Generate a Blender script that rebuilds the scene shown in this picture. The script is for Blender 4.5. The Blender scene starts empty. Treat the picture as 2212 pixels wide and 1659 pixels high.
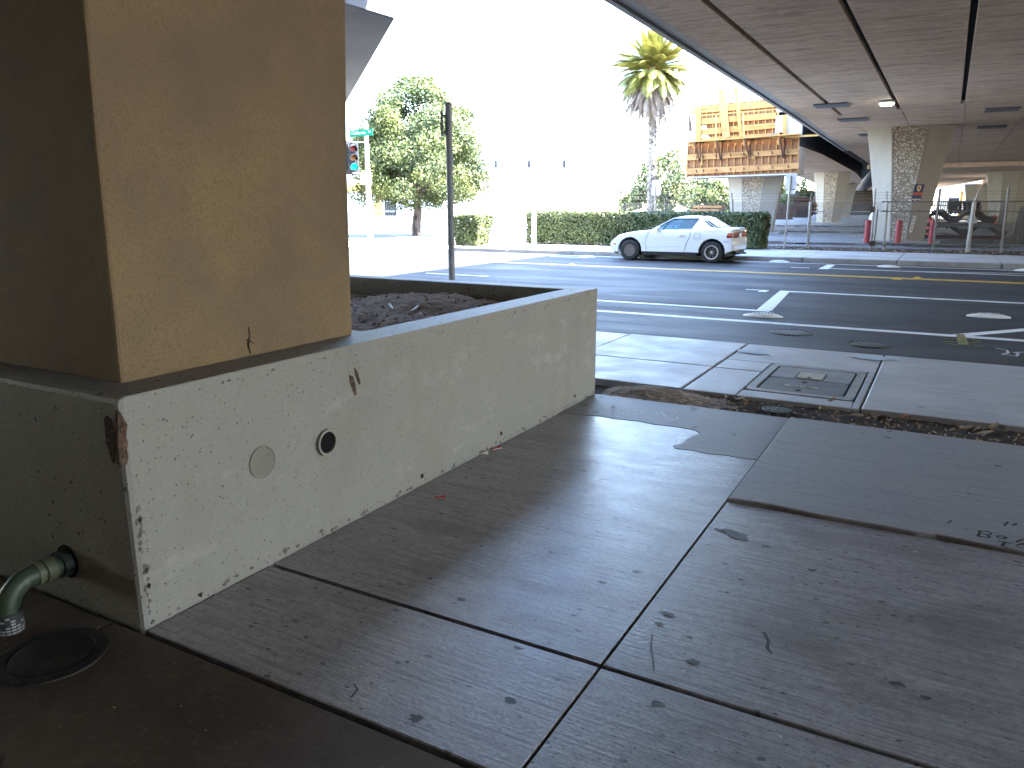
import bpy, bmesh, math, random
import numpy as np
from mathutils import Vector, Matrix
random.seed(7); RN = np.random.default_rng(7)
C = bpy.context.scene.collection
R = math.radians
SC = bpy.context.scene

# ------------------------------------------------------------------ camera
# world: X along the road, Y across the road, Z up; the camera stands at (0,0,1.42)
CF, CP, CR, CH, CZ = 1653.18, 0.227214, 0.000481, 0.509448, 1.42
fwd = Vector((-math.sin(CH)*math.cos(CP), math.cos(CH)*math.cos(CP), -math.sin(CP)))
rgt = Vector((math.cos(CH), math.sin(CH), 0)); upv = rgt.cross(fwd)
rgt, upv = rgt*math.cos(CR)+upv*math.sin(CR), -rgt*math.sin(CR)+upv*math.cos(CR)
cam = bpy.data.objects.new('camera', bpy.data.cameras.new('camera')); C.objects.link(cam)
cam.matrix_world = Matrix(((rgt.x, upv.x, -fwd.x, 0), (rgt.y, upv.y, -fwd.y, 0), (rgt.z, upv.z, -fwd.z, CZ), (0, 0, 0, 1)))
cam.data.sensor_width = 36; cam.data.lens = CF/2212*36; cam.data.clip_end = 3000; cam.data.clip_start = 0.05
SC.camera = cam

# ------------------------------------------------------------------ sky, sun, exposure
SUN_AZ, SUN_EL = R(72), R(52)          # azimuth from +Y towards +X
w = bpy.data.worlds.new('World'); SC.world = w; w.use_nodes = True
nt = w.node_tree; bg = nt.nodes['Background']
sk = nt.nodes.new('ShaderNodeTexSky'); sk.sky_type = 'NISHITA'; sk.sun_disc = False
sk.sun_elevation = SUN_EL; sk.sun_rotation = SUN_AZ; sk.dust_density = .7; sk.ozone_density = 1.6
nt.links.new(sk.outputs[0], bg.inputs[0]); bg.inputs[1].default_value = 0.15
sun = bpy.data.objects.new('sun', bpy.data.lights.new('sun', 'SUN')); C.objects.link(sun)
sun.data.energy = 4.2; sun.data.angle = R(0.53); sun.data.color = (1, .94, .84)
sdir = Vector((math.sin(SUN_AZ)*math.cos(SUN_EL), math.cos(SUN_AZ)*math.cos(SUN_EL), math.sin(SUN_EL)))
sun.rotation_euler = sdir.to_track_quat('Z', 'Y').to_euler(); sun.location = (20, 20, 40)
vs = SC.view_settings; vs.view_transform = 'Standard'; vs.look = 'None'; vs.gamma = 1; vs.use_curve_mapping = False
vs.exposure = 4.55
cy = SC.cycles; cy.max_bounces = 10; cy.diffuse_bounces = 7; cy.glossy_bounces = 4; cy.transparent_max_bounces = 16
cy.sample_clamp_indirect = 8; cy.caustics_reflective = False; cy.caustics_refractive = False

# ------------------------------------------------------------------ layout helpers (photo pixel -> point on a real plane)
def ray(x, y): return rgt*((x-1106)/CF) - upv*((y-829.5)/CF) + fwd
O = Vector((0, 0, CZ))
def PG(x, y, z=0.): d = ray(x, y); return O + d*((z-CZ)/d.z)
def PV(x, y, v): d = ray(x, y); return O + d*(v/d.y)
def PU(x, y, u): d = ray(x, y); return O + d*(u/d.x)

# ------------------------------------------------------------------ materials
MATS = {}
def mat(name, base, rough=.8, metal=0., spec=.4, var=(), bump=(), rvar=None, spots=(), island=0., coord='pos', emit=None, coat=0., transl=0.):
    m = bpy.data.materials.new(name); m.use_nodes = True; n = m.node_tree.nodes; L = m.node_tree.links
    p = n['Principled BSDF']; p.inputs['Roughness'].default_value = rough; p.inputs['Metallic'].default_value = metal
    p.inputs['Specular IOR Level'].default_value = spec; p.inputs['Coat Weight'].default_value = coat
    p.inputs['Base Color'].default_value = (*base, 1)
    if coord == 'pos': src = n.new('ShaderNodeNewGeometry').outputs['Position']
    else: src = n.new('ShaderNodeTexCoord').outputs['Object']
    def mp(vec):
        if vec is None: return src
        q = n.new('ShaderNodeVectorMath'); q.operation = 'MULTIPLY'; L.new(src, q.inputs[0]); q.inputs[1].default_value = vec; return q.outputs[0]
    def noise(scale, vec=None, det=4, rg=.6):
        q = n.new('ShaderNodeTexNoise'); q.inputs['Scale'].default_value = scale; q.inputs['Detail'].default_value = det; q.inputs['Roughness'].default_value = rg
        L.new(mp(vec), q.inputs['Vector']); return q.outputs['Fac']
    def rng(s, a, b, c=0, d=1):
        q = n.new('ShaderNodeMapRange'); q.inputs[1].default_value = a; q.inputs[2].default_value = b; q.inputs[3].default_value = c; q.inputs[4].default_value = d
        L.new(s, q.inputs[0]); return q.outputs[0]
    def mix(f, a, bcol):
        q = n.new('ShaderNodeMix'); q.data_type = 'RGBA'; L.new(f, q.inputs[0])
        if isinstance(a, tuple): q.inputs[6].default_value = (*a, 1)
        else: L.new(a, q.inputs[6])
        if isinstance(bcol, tuple): q.inputs[7].default_value = (*bcol, 1)
        else: L.new(bcol, q.inputs[7])
        return q.outputs[2]
    col = base
    for (sc, vec, c2, lo, hi, *amt) in var:
        col = mix(rng(noise(sc, vec), lo, hi, 0, amt[0] if amt else 1), col, c2)
    hts = []
    for (sc, vec, c2, size, *o) in spots:       # small dark pits / stones, size varies by cell
        v = n.new('ShaderNodeTexVoronoi'); v.inputs['Scale'].default_value = sc
        nw = n.new('ShaderNodeTexNoise'); nw.inputs['Scale'].default_value = sc*1.7; nw.inputs['Detail'].default_value = 3; L.new(src, nw.inputs['Vector'])
        av = n.new('ShaderNodeVectorMath'); av.operation = 'MULTIPLY_ADD'; L.new(nw.outputs['Color'], av.inputs[0]); av.inputs[1].default_value = (.45/sc,)*3; L.new(mp(vec), av.inputs[2]); L.new(av.outputs[0], v.inputs['Vector'])
        sx = n.new('ShaderNodeSeparateColor'); L.new(v.outputs['Color'], sx.inputs[0])
        pw = n.new('ShaderNodeMath'); pw.operation = 'POWER'; L.new(sx.outputs[0], pw.inputs[0]); pw.inputs[1].default_value = o[0] if o else 4
        ml = n.new('ShaderNodeMath'); ml.operation = 'MULTIPLY'; L.new(pw.outputs[0], ml.inputs[0]); ml.inputs[1].default_value = size
        lt = n.new('ShaderNodeMath'); lt.operation = 'SUBTRACT'; L.new(ml.outputs[0], lt.inputs[0]); L.new(v.outputs['Distance'], lt.inputs[1])
        f = rng(lt.outputs[0], 0, .05); col = mix(f, col, c2); hts.append((f, -o[1] if len(o) > 1 else 0))
    if island:
        g = n.new('ShaderNodeNewGeometry'); h = n.new('ShaderNodeHueSaturation')
        L.new(rng(g.outputs['Random Per Island'], 0, 1, 1-island, 1+island), h.inputs['Value'])
        if isinstance(col, tuple): h.inputs['Color'].default_value = (*col, 1)
        else: L.new(col, h.inputs['Color'])
        col = h.outputs[0]
    if not isinstance(col, tuple): L.new(col, p.inputs['Base Color'])
    if coat: p.inputs['Coat Roughness'].default_value = .05 if rough < .3 else .3
    if rvar: L.new(rng(noise(rvar[0], rvar[3] if len(rvar) > 3 else None), .3, .7, rvar[1], rvar[2]), p.inputs['Roughness'])
    prev = None
    for (s, vec, st, dist) in bump:
        b = n.new('ShaderNodeBump'); b.inputs['Strength'].default_value = st; b.inputs['Distance'].default_value = dist
        L.new(noise(s, vec, 5), b.inputs['Height'])
        if prev: L.new(prev, b.inputs['Normal'])
        prev = b.outputs[0]
    for f, st in hts:
        if st:
            b = n.new('ShaderNodeBump'); b.inputs['Strength'].default_value = .8; b.inputs['Distance'].default_value = abs(st); b.invert = st < 0
            L.new(f, b.inputs['Height'])
            if prev: L.new(prev, b.inputs['Normal'])
            prev = b.outputs[0]
    if prev: L.new(prev, p.inputs['Normal'])
    if emit: p.inputs['Emission Color'].default_value = (*emit[0], 1); p.inputs['Emission Strength'].default_value = emit[1]
    if transl:
        t = n.new('ShaderNodeBsdfTranslucent'); x = n.new('ShaderNodeMixShader'); x.inputs[0].default_value = transl
        if isinstance(col, tuple): t.inputs[0].default_value = (*col, 1)
        else: L.new(col, t.inputs[0])
        L.new(p.outputs[0], x.inputs[1]); L.new(t.outputs[0], x.inputs[2]); L.new(x.outputs[0], n['Material Output'].inputs['Surface'])
    MATS[name] = m; return m

ST = (1.0, 26, 26)   # broom streaks run along X
slab_kw = dict(rough=.45, spec=.7, bump=[(3.6, ST, .34, .003), (9, (1, 9, 9), .22, .003), (60, None, .4, .003)], rvar=(4.5, .32, .44, (1, 1.6, 1)))
mat('slab_main', (.305, .302, .308), var=[(.8, None, (.37, .36, .36), .4, .7), (2.6, ST, (.13, .122, .118), .47, .70, .7), (5, (1, 9, 9), (.14, .13, .122), .5, .72, .6), (28, None, (.15, .14, .135), .45, .75, .65), (1.7, (1, 1.6, 1), (.12, .105, .095), .5, .72, .75), (90, None, (.10, .095, .09), .54, .72, .65)],
    spots=[(7, (1, 2.2, 1), (.06, .054, .05), .22, 8), (19, (1, 1.8, 1), (.075, .068, .063), .30, 4), (45, (1, 1.6, 1), (.10, .09, .085), .3, 3)], **slab_kw)
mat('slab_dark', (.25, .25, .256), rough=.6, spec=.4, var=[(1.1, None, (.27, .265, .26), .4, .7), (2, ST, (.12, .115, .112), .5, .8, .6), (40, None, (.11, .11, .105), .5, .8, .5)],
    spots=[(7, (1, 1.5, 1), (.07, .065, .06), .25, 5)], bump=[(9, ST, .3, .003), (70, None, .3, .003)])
mat('slab_brown', (.11, .086, .064), rough=.7, spec=.3, var=[(1.3, None, (.06, .047, .035), .4, .65), (8, None, (.07, .055, .042), .48, .7, .7), (35, None, (.15, .12, .09), .54, .76, .6)], bump=[(60, None, .3, .003)],
    spots=[(6, (1, 1.5, 1), (.05, .045, .04), .3, 4)])  # darker and browner than the other slabs
mat('walk', (.42, .43, .445), rough=.6, spec=.5, rvar=(3, .42, .65), var=[(1.3, None, (.34, .345, .355), .4, .7), (2.2, (1, 9, 9), (.27, .275, .285), .48, .75, .8), (.9, (1.4, 1, 1), (.5, .51, .52), .55, .75, .7), (60, None, (.34, .34, .34), .5, .8, .5)],
    spots=[(6, None, (.2, .2, .2), .16, 5)], bump=[(8, ST, .3, .003), (80, None, .25, .002)])
mat('walk_far', (.46, .46, .46), rough=.7, var=[(1, None, (.3, .3, .29), .4, .75), (40, None, (.3, .3, .29), .5, .8, .5)], bump=[(60, None, .3, .003)])
mat('kerb', (.30, .295, .28), rough=.75, var=[(1.5, None, (.18, .175, .165), .4, .75), (30, None, (.2, .2, .19), .5, .8, .6)], bump=[(40, None, .4, .004)])
mat('planter', (.195, .195, .183), rough=.62, spec=.45, var=[(1.3, None, (.20, .197, .18), .4, .66), (2.6, (1, 1, .3), (.145, .13, .118), .56, .8, .65), (12, None, (.175, .17, .156), .5, .76, .7), (1.9, (1, 1.4, .5), (.185, .152, .14), .58, .76, .55), (70, None, (.165, .16, .15), .5, .75, .7), (5, (1, .6, 1.2), (.28, .28, .27), .58, .75, .6)],
    spots=[(30, None, (.055, .052, .047), .36, 5, .005), (52, None, (.065, .062, .056), .36, 3.6, .003), (95, None, (.065, .062, .056), .40, 2.2, .001)], bump=[(35, None, .3, .004), (5, None, .2, .012), (120, None, .4, .002)])
mat('tan_paint', (.185, .13, .07), rough=.75, spec=.3, var=[(1.2, None, (.12, .088, .058), .38, .66), (110, None, (.10, .07, .04), .47, .72, .75), (3, None, (.125, .093, .062), .52, .75, .6), (240, None, (.23, .17, .10), .58, .75, .6)],
    spots=[(30, None, (.08, .06, .04), .16, 12)], bump=[(130, None, .6, .004), (3, None, .15, .01)])
mat('soffit', (.64, .50, .37), rough=.85, spec=.2, var=[(.35, None, (.52, .39, .28), .35, .7), (1.5, (.6, 3, 3), (.31, .235, .175), .48, .68, .75), (6, None, (.40, .31, .235), .5, .72, .7), (4, (.5, 3.5, 3.5), (.72, .61, .48), .55, .72, .8), (40, None, (.40, .31, .24), .5, .8, .6), (.9, None, (.38, .28, .2), .58, .72, .6)],
    spots=[(1.6, (.5, 2.4, 1), (.17, .135, .11), .22, 4), (4, (.35, 2.8, 1), (.2, .16, .13), .30, 3.5), (6, (.3, 2.6, 1), (.78, .70, .58), .26, 3.5)], bump=[(5, (.5, 4, 4), .3, .012), (50, None, .2, .004)])
mat('fascia', (.42, .41, .39), rough=.85, spec=.25, var=[(.5, (1, 1, .3), (.3, .29, .28), .4, .7), (30, None, (.33, .32, .31), .5, .8, .6)], bump=[(40, None, .2, .004)])
mat('grey_concrete', (.2, .205, .22), rough=.85, spec=.25, var=[(.6, None, (.15, .155, .165), .4, .7), (30, None, (.16, .16, .17), .5, .8, .6)], bump=[(40, None, .2, .004)])
mat('fascia_dark', (.06, .056, .055), rough=.95, spec=.1, var=[(1.2, (1, 1, .15), (.035, .034, .034), .4, .7), (5, (1, 1, .1), (.09, .085, .085), .55, .8, .6)])  # shade on ramp side and far parapet is put into this colour
mat('pier', (.31, .28, .23), rough=.8, spec=.3, var=[(.9, (1, 1, .4), (.36, .34, .29), .4, .75), (30, None, (.36, .34, .3), .5, .8, .5)], bump=[(40, None, .25, .005)])
mat('aggregate', (.30, .25, .19), rough=.8, spec=.3, var=[(30, None, (.16, .12, .085), .45, .6), (1.2, (1, 1, .5), (.36, .29, .2), .4, .75, .6)],
    spots=[(17, None, (.60, .55, .45), .75, 1.2, .02), (27, None, (.10, .08, .06), .5, 2)], bump=[(28, None, .7, .03)])
mat('asphalt', (.027, .028, .032), rough=.65, spec=.28, rvar=(1.1, .55, .8, (.25, 1, 1)), var=[(.5, (.2, 1, 1), (.05, .05, .053), .4, .7), (110, None, (.075, .075, .075), .5, .75, .7), (2.4, (.12, 1.6, 1), (.06, .06, .062), .55, .75, .6)],
    bump=[(120, None, .5, .006), (9, (.3, 1.4, 1), .25, .01)])
mat('gutter', (.12, .115, .105), rough=.8, var=[(3, None, (.08, .075, .065), .4, .7), (90, None, (.2, .19, .18), .5, .8, .7)], bump=[(110, None, .5, .006)])
mat('line_white', (.72, .74, .74), rough=.6, var=[(6, None, (.5, .51, .51), .5, .75, .8), (60, None, (.35, .35, .35), .6, .75, .8)], bump=[(90, None, .3, .003)])
mat('line_yellow', (.62, .38, .05), rough=.6, var=[(6, None, (.45, .27, .05), .5, .75), (60, None, (.2, .15, .05), .62, .75, .8)])
mat('yellow_spray', (.25, .2, .04), rough=.7, var=[(30, None, (.1, .1, .06), .45, .6)])
mat('lot', (.15, .15, .155), rough=.85, var=[(.35, (.3, 1, 1), (.21, .21, .21), .4, .65), (3, None, (.09, .086, .082), .5, .75, .7), (40, None, (.14, .14, .14), .5, .8, .6)], bump=[(30, None, .5, .01)])
mat('ground', (.42, .40, .36), rough=.9, var=[(.1, None, (.46, .44, .41), .4, .7), (2, None, (.36, .34, .3), .5, .8, .6)], bump=[(10, None, .4, .02)])
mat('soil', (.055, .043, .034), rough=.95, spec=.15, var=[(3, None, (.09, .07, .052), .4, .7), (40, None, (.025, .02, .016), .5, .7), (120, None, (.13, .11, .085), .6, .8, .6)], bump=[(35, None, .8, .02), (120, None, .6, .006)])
mat('soil_tan', (.32, .26, .21), rough=.95, spec=.15, var=[(4, None, (.24, .19, .15), .4, .7), (26, (1, .6, 1), (.13, .10, .08), .5, .72, .8), (90, None, (.33, .26, .19), .6, .8, .6)], bump=[(22, (.8, 1.5, 1), .9, .03), (90, None, .6, .008)])
mat('bark', (.17, .14, .125), rough=.95, spec=.1, var=[(8, (1, 1, .2), (.035, .028, .023), .4, .7)], bump=[(14, (1, 1, .25), .7, .03)])
mat('palm_bark', (.28, .24, .2), rough=.95, spec=.1, var=[(6, None, (.05, .04, .033), .4, .7)], bump=[(14, None, .6, .02)])
mat('leaf_tree', (.095, .115, .035), rough=.6, spec=.25, island=.5, transl=.2, var=[(.8, None, (.07, .10, .05), .4, .65), (5, None, (.17, .175, .05), .55, .8)])
mat('leaf_far', (.095, .115, .06), rough=.65, spec=.2, island=.5, transl=.15, var=[(.5, None, (.13, .14, .05), .4, .65)])
mat('leaf_hedge', (.085, .11, .04), rough=.45, spec=.4, island=.5, transl=.12, var=[(2, None, (.05, .065, .02), .45, .7), (9, None, (.08, .045, .03), .66, .8, .7)])
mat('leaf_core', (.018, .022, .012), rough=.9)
mat('frond', (.15, .15, .035), rough=.5, spec=.4, island=.35, transl=.15)
mat('frond_dead', (.19, .145, .115), rough=.9, spec=.1, island=.3)
mat('fruit', (.5, .2, .04), rough=.6)
mat('plywood', (.25, .115, .048), rough=.8, coord='pos', var=[(3, (1, 1, 4), (.26, .115, .048), .4, .7), (1.3, None, (.30, .17, .10), .55, .75), (14, (1, 1, .3), (.24, .11, .05), .6, .8, .7)])
mat('lumber', (.40, .21, .08), rough=.8, coord='pos', island=.2, var=[(5, (.3, 1, 1), (.28, .135, .045), .4, .7)])
mat('lumber_new', (.36, .21, .065), rough=.8, coord='pos', island=.2, var=[(5, (.3, 1, 1), (.28, .15, .045), .4, .7)])
mat('rust', (.10, .045, .03), rough=.8, metal=.2, var=[(8, None, (.05, .03, .025), .4, .7)])
mat('rust_dark', (.06, .04, .032), rough=.85, metal=.2, var=[(6, None, (.13, .075, .045), .5, .75), (20, None, (.025, .02, .02), .5, .7)])
mat('galv', (.24, .24, .24), rough=.5, metal=.6, var=[(12, None, (.28, .28, .28), .4, .7)])
mat('galv_dark', (.17, .165, .155), rough=.6, metal=.4, var=[(12, None, (.10, .095, .09), .4, .7)])
mat('sheet', (.30, .29, .26), rough=.5, metal=.5, island=.35, var=[(5, (1, 1, .1), (.18, .17, .15), .4, .7)])
mat('pole_metal', (.21, .215, .225), rough=.6, metal=.3, var=[(14, (1, 1, .3), (.14, .143, .15), .4, .7)])
mat('white_metal', (.75, .75, .74), rough=.5, metal=0., var=[(4, None, (.65, .65, .64), .5, .8)])
mat('sign_back', (.55, .56, .57), rough=.45, metal=.6, var=[(6, None, (.45, .46, .47), .4, .7)])
mat('sign_face', (.8, .8, .8), rough=.5)
mat('red_paint', (.30, .02, .028), rough=.55, var=[(8, (1, 1, .3), (.3, .03, .035), .45, .75), (30, None, (.5, .12, .12), .65, .8, .7)])
mat('green_sign', (.0, .22, .13), rough=.4)
mat('black_iron', (.022, .022, .021), rough=.55, metal=.4, var=[(20, None, (.05, .045, .04), .45, .7)], bump=[(40, None, .4, .004)])
mat('iron', (.14, .14, .14), rough=.55, metal=.3, var=[(14, None, (.08, .08, .08), .4, .7)], bump=[(60, None, .3, .002)])
mat('hole_shade', (.008, .008, .009), rough=.9, spec=.1)  # near-black colour stands in for the shade inside holes
mat('seal', (.012, .012, .014), rough=.8, spec=.2)
mat('plate_grey', (.13, .13, .135), rough=.6, metal=.2)
mat('pipe_green', (.028, .043, .026), rough=.5, spec=.4, var=[(6, None, (.025, .042, .025), .4, .65), (16, None, (.11, .11, .075), .62, .75)])
mat('pipe_cream', (.085, .088, .052), rough=.6, var=[(14, None, (.12, .15, .09), .5, .7)])
mat('wrap_black', (.02, .025, .025), rough=.5)
mat('wrap_white', (.25, .25, .27), rough=.6)
mat('pvc', (.2, .19, .165), rough=.5, var=[(12, None, (.22, .2, .17), .45, .7)])
mat('cover_tan', (.42, .39, .31), rough=.7, var=[(10, None, (.33, .3, .24), .4, .7)])
mat('chip', (.065, .042, .032), rough=.95, var=[(26, None, (.13, .078, .05), .45, .65), (60, None, (.025, .018, .015), .45, .62)], bump=[(30, None, .9, .02)])
mat('chip_grey', (.085, .08, .072), rough=.95, var=[(60, None, (.16, .155, .145), .45, .7)])
mat('vault_frame', (.30, .30, .29), rough=.6, var=[(8, None, (.2, .2, .19), .4, .7)])
mat('vault_lid', (.27, .27, .265), rough=.7, var=[(5, None, (.19, .19, .185), .4, .7), (80, None, (.2, .2, .19), .5, .75)], bump=[(90, None, .4, .002)])
mat('vault_dark', (.15, .145, .145), rough=.75, var=[(5, None, (.1, .1, .1), .4, .7), (80, None, (.2, .2, .19), .5, .8)], bump=[(90, None, .4, .002)])
mat('white_plastic', (.74, .75, .75), rough=.5)
mat('tarp', (.7, .7, .72), rough=.5, var=[(6, None, (.5, .5, .53), .45, .65)], bump=[(6, None, .9, .06)])
mat('cone', (.7, .12, .02), rough=.5)
mat('white_wall', (.82, .81, .78), rough=.8, var=[(.4, None, (.76, .75, .72), .4, .7)])
mat('yellow_wall', (.75, .5, .12), rough=.8)
mat('glass_dark', (.012, .016, .022), rough=.35, spec=.2)
mat('wrapper_red', (.45, .03, .03), rough=.35)
mat('paper', (.7, .68, .63), rough=.7)
mat('chalk', (.55, .57, .6), rough=.8, var=[(60, None, (.4, .4, .4), .5, .7)])
mat('ink', (.02, .02, .02), rough=.7)
mat('blue_chalk', (.30, .42, .48), rough=.8, var=[(9, None, (.42, .43, .45), .36, .6)])
mat('stain', (.055, .05, .047), rough=.5, var=[(20, None, (.1, .095, .09), .4, .7)])
mat('leaf_dry', (.27, .19, .12), rough=.85, island=.5)
mat('leaf_orange', (.35, .11, .03), rough=.8)
mat('navy', (.02, .03, .09), rough=.5)
mat('cream', (.62, .54, .38), rough=.6)
mat('band_red', (.45, .09, .05), rough=.6)
mat('yellow_form', (.75, .45, .07), rough=.8)
# car
mat('car_white', (.62, .64, .64), rough=.25, spec=.5, coat=.6)
mat('tyre', (.022, .022, .023), rough=.85, bump=[(60, None, .2, .003)])
mat('steel_wheel', (.15, .135, .13), rough=.5, metal=.6)
mat('black_plastic', (.012, .012, .014), rough=.5)
mat('rim_lip', (.62, .58, .55), rough=.3, metal=.7)
mat('rim_black', (.015, .017, .02), rough=.35)
mat('lens_red', (.2, .008, .007), rough=.15, coat=.6)
mat('lens_amber', (.4, .1, .015), rough=.15, coat=.6)
mat('seam', (.2, .2, .2), rough=.6)
mat('car_grey', (.10, .11, .12), rough=.15, coat=.5)
mat('seat', (.03, .03, .035), rough=.9)
mat('sig_body', (.03, .035, .04), rough=.5)
mat('sig_red', (.25, .02, .02), rough=.3)
mat('sig_amber', (.3, .12, .03), rough=.3)
mat('sig_green', (.0, .4, .28), rough=.3, emit=((.0, .9, .6), .35))
mat('lamp_lit', (.9, .9, .85), rough=.4, emit=((1, .93, .78), 2.2))
mat('lamp_globe', (.8, .78, .72), rough=.4)
# tinted car glass
m = mat('car_glass', (.25, .42, .5), rough=.03, spec=.6)
m.node_tree.nodes['Principled BSDF'].inputs['Transmission Weight'].default_value = .0
n_ = m.node_tree.nodes; t_ = n_.new('ShaderNodeBsdfTransparent'); t_.inputs[0].default_value = (.42, .62, .68, 1)
g_ = n_.new('ShaderNodeBsdfGlossy'); g_.inputs['Roughness'].default_value = .03; f_ = n_.new('ShaderNodeFresnel'); f_.inputs[0].default_value = 1.6
x_ = n_.new('ShaderNodeMixShader'); lk = m.node_tree.links
lk.new(f_.outputs[0], x_.inputs[0]); lk.new(t_.outputs[0], x_.inputs[1]); lk.new(g_.outputs[0], x_.inputs[2]); lk.new(x_.outputs[0], n_['Material Output'].inputs['Surface'])

# ------------------------------------------------------------------ mesh helpers
LOC = {}
class MB:
    def __init__(s): s.v = []; s.f = []
    def add(s, vs, fs):
        b = len(s.v); s.v += [tuple(p) for p in vs]; s.f += [tuple(i+b for i in q) for q in fs]; return s
    def box(s, x0, x1, y0, y1, z0, z1):
        return s.add([(x0, y0, z0), (x1, y0, z0), (x1, y1, z0), (x0, y1, z0), (x0, y0, z1), (x1, y0, z1), (x1, y1, z1), (x0, y1, z1)],
                     [(3, 2, 1, 0), (4, 5, 6, 7), (0, 1, 5, 4), (1, 2, 6, 5), (2, 3, 7, 6), (3, 0, 4, 7)])
    def beam(s, a, b, w, h, up=(0, 0, 1)):
        a = Vector(a); b = Vector(b); d = (b-a).normalized(); x = d.cross(Vector(up))
        if x.length < 1e-4: x = d.cross(Vector((0, 1, 0)))
        x.normalize(); y = x.cross(d); x = x*w/2; y = y*h/2
        return s.add([a-x-y, a+x-y, a+x+y, a-x+y, b-x-y, b+x-y, b+x+y, b-x+y], [(3, 2, 1, 0), (4, 5, 6, 7), (0, 1, 5, 4), (1, 2, 6, 5), (2, 3, 7, 6), (3, 0, 4, 7)])
    def prism(s, poly, vec):
        n = len(poly); vec = Vector(vec); a = [Vector(p) for p in poly]; b = [p+vec for p in a]
        return s.add(a+b, [tuple(range(n-1, -1, -1)), tuple(range(n, 2*n))]+[(i, (i+1) % n, n+(i+1) % n, n+i) for i in range(n)])
    def tube(s, pts, r, n=8, cap=True):
        pts = [Vector(p) for p in pts]; rs = r if isinstance(r, (list, tuple)) else [r]*len(pts); rings = []
        nx = None
        for i, p in enumerate(pts):
            d = (pts[min(i+1, len(pts)-1)]-pts[max(i-1, 0)]).normalized()
            if nx is None:
                nx = d.cross(Vector((0, 0, 1)));
                if nx.length < 1e-3: nx = d.cross(Vector((0, 1, 0)))
            nx = (nx - d*nx.dot(d)).normalized(); ny = d.cross(nx)
            rings.append([p+nx*(rs[i]*math.cos(2*math.pi*k/n))+ny*(rs[i]*math.sin(2*math.pi*k/n)) for k in range(n)])
        return s.loft(rings, cap)
    def loft(s, rings, cap=True, closed=True):
        n = len(rings[0]); V = [p for q in rings for p in q]; F = []
        for i in range(len(rings)-1):
            for k in range(n if closed else n-1):
                F.append((i*n+k, i*n+(k+1) % n, (i+1)*n+(k+1) % n, (i+1)*n+k))
        if cap: F.append(tuple(range(n-1, -1, -1))); F.append(tuple((len(rings)-1)*n+k for k in range(n)))
        return s.add(V, F)
    def lathe(s, prof, n=24, c=(0, 0, 0), axis='z', cap=True):
        rings = []
        for r, h in prof:
            q = []
            for k in range(n):
                a = 2*math.pi*k/n; ca, sa = r*math.cos(a), r*math.sin(a)
                q.append({'z': (c[0]+ca, c[1]+sa, c[2]+h), 'y': (c[0]+ca, c[1]+h, c[2]+sa), 'x': (c[0]+h, c[1]+ca, c[2]+sa)}[axis])
            rings.append(q)
        return s.loft(rings, cap)
    def ngon(s, pts): return s.add(pts, [tuple(range(len(pts)))])
    def build(s, name, m, parent=None, smooth=False, bevel=0, seg=1, local=False):
        me = bpy.data.meshes.new(name); off = Vector((0, 0, 0))
        if parent is not None and not local: off = LOC.get(parent.name, Vector((0, 0, 0)))
        me.from_pydata([(p[0]-off[0], p[1]-off[1], p[2]-off[2]) for p in s.v], [], s.f)
        bm = bmesh.new(); bm.from_mesh(me); bmesh.ops.recalc_face_normals(bm, faces=bm.faces); bm.to_mesh(me); bm.free()
        me.materials.append(MATS[m] if isinstance(m, str) else m)
        o = bpy.data.objects.new(name, me); C.objects.link(o)
        if parent is not None: o.parent = parent; LOC[o.name] = off
        if smooth:
            me.polygons.foreach_set('use_smooth', [True]*len(me.polygons))
            try: me.set_sharp_from_angle(angle=R(40))
            except Exception: pass
        if bevel:
            b = o.modifiers.new('bevel', 'BEVEL'); b.width = bevel; b.segments = seg; b.limit_method = 'ANGLE'
        return o
def tag(o, label=None, cat=None, group=None, kind=None):
    if label: o['label'] = label
    if cat: o['category'] = cat
    if group: o['group'] = group
    if kind: o['kind'] = kind
    return o
def thing(name, loc, label, cat, group=None):
    o = bpy.data.objects.new(name, None); o.empty_display_size = .2; C.objects.link(o); o.location = loc; LOC[o.name] = Vector(loc)
    return tag(o, label, cat, group)
def struct(name, m, mb, **k): return tag(mb.build(name, m, **k), kind='structure')
def copy_tree(o, parent=None):
    c = o.copy(); C.objects.link(c); c.parent = parent
    for ch in list(o.children): copy_tree(ch, c)
    return c
def quads_mesh(name, m, V, parent=None, label=None):      # V: (n,4,3) array of separate quads
    off = np.array(LOC.get(parent.name, (0, 0, 0))) if parent is not None else np.zeros(3)
    n = len(V); me = bpy.data.meshes.new(name); me.vertices.add(4*n); me.vertices.foreach_set('co', (V.reshape(-1, 3)-off).ravel().astype('f'))
    me.loops.add(4*n); me.loops.foreach_set('vertex_index', np.arange(4*n, dtype='i')); me.polygons.add(n)
    me.polygons.foreach_set('loop_start', np.arange(0, 4*n, 4, dtype='i')); me.update(calc_edges=True); me.validate()
    me.materials.append(MATS[m]); o = bpy.data.objects.new(name, me); C.objects.link(o)
    if parent is not None: o.parent = parent; LOC[o.name] = Vector(off)
    return o
def leaf_quads(P, size, nrm=None, flat=.0, asp=.55):
    n = len(P); a = RN.normal(size=(n, 3))
    if nrm is not None: a = a*.75+nrm
    a[:, 2] += flat; a /= np.linalg.norm(a, axis=1)[:, None]
    b = np.cross(a, RN.normal(size=(n, 3))); b /= np.linalg.norm(b, axis=1)[:, None]; c = np.cross(a, b)
    L = size*RN.uniform(.6, 1.25, n)[:, None]; W = L*asp
    V = np.stack([P-b*L/2, P+c*W/2+a*L*.06, P+b*L/2, P-c*W/2+a*L*.06], 1); return V
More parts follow.
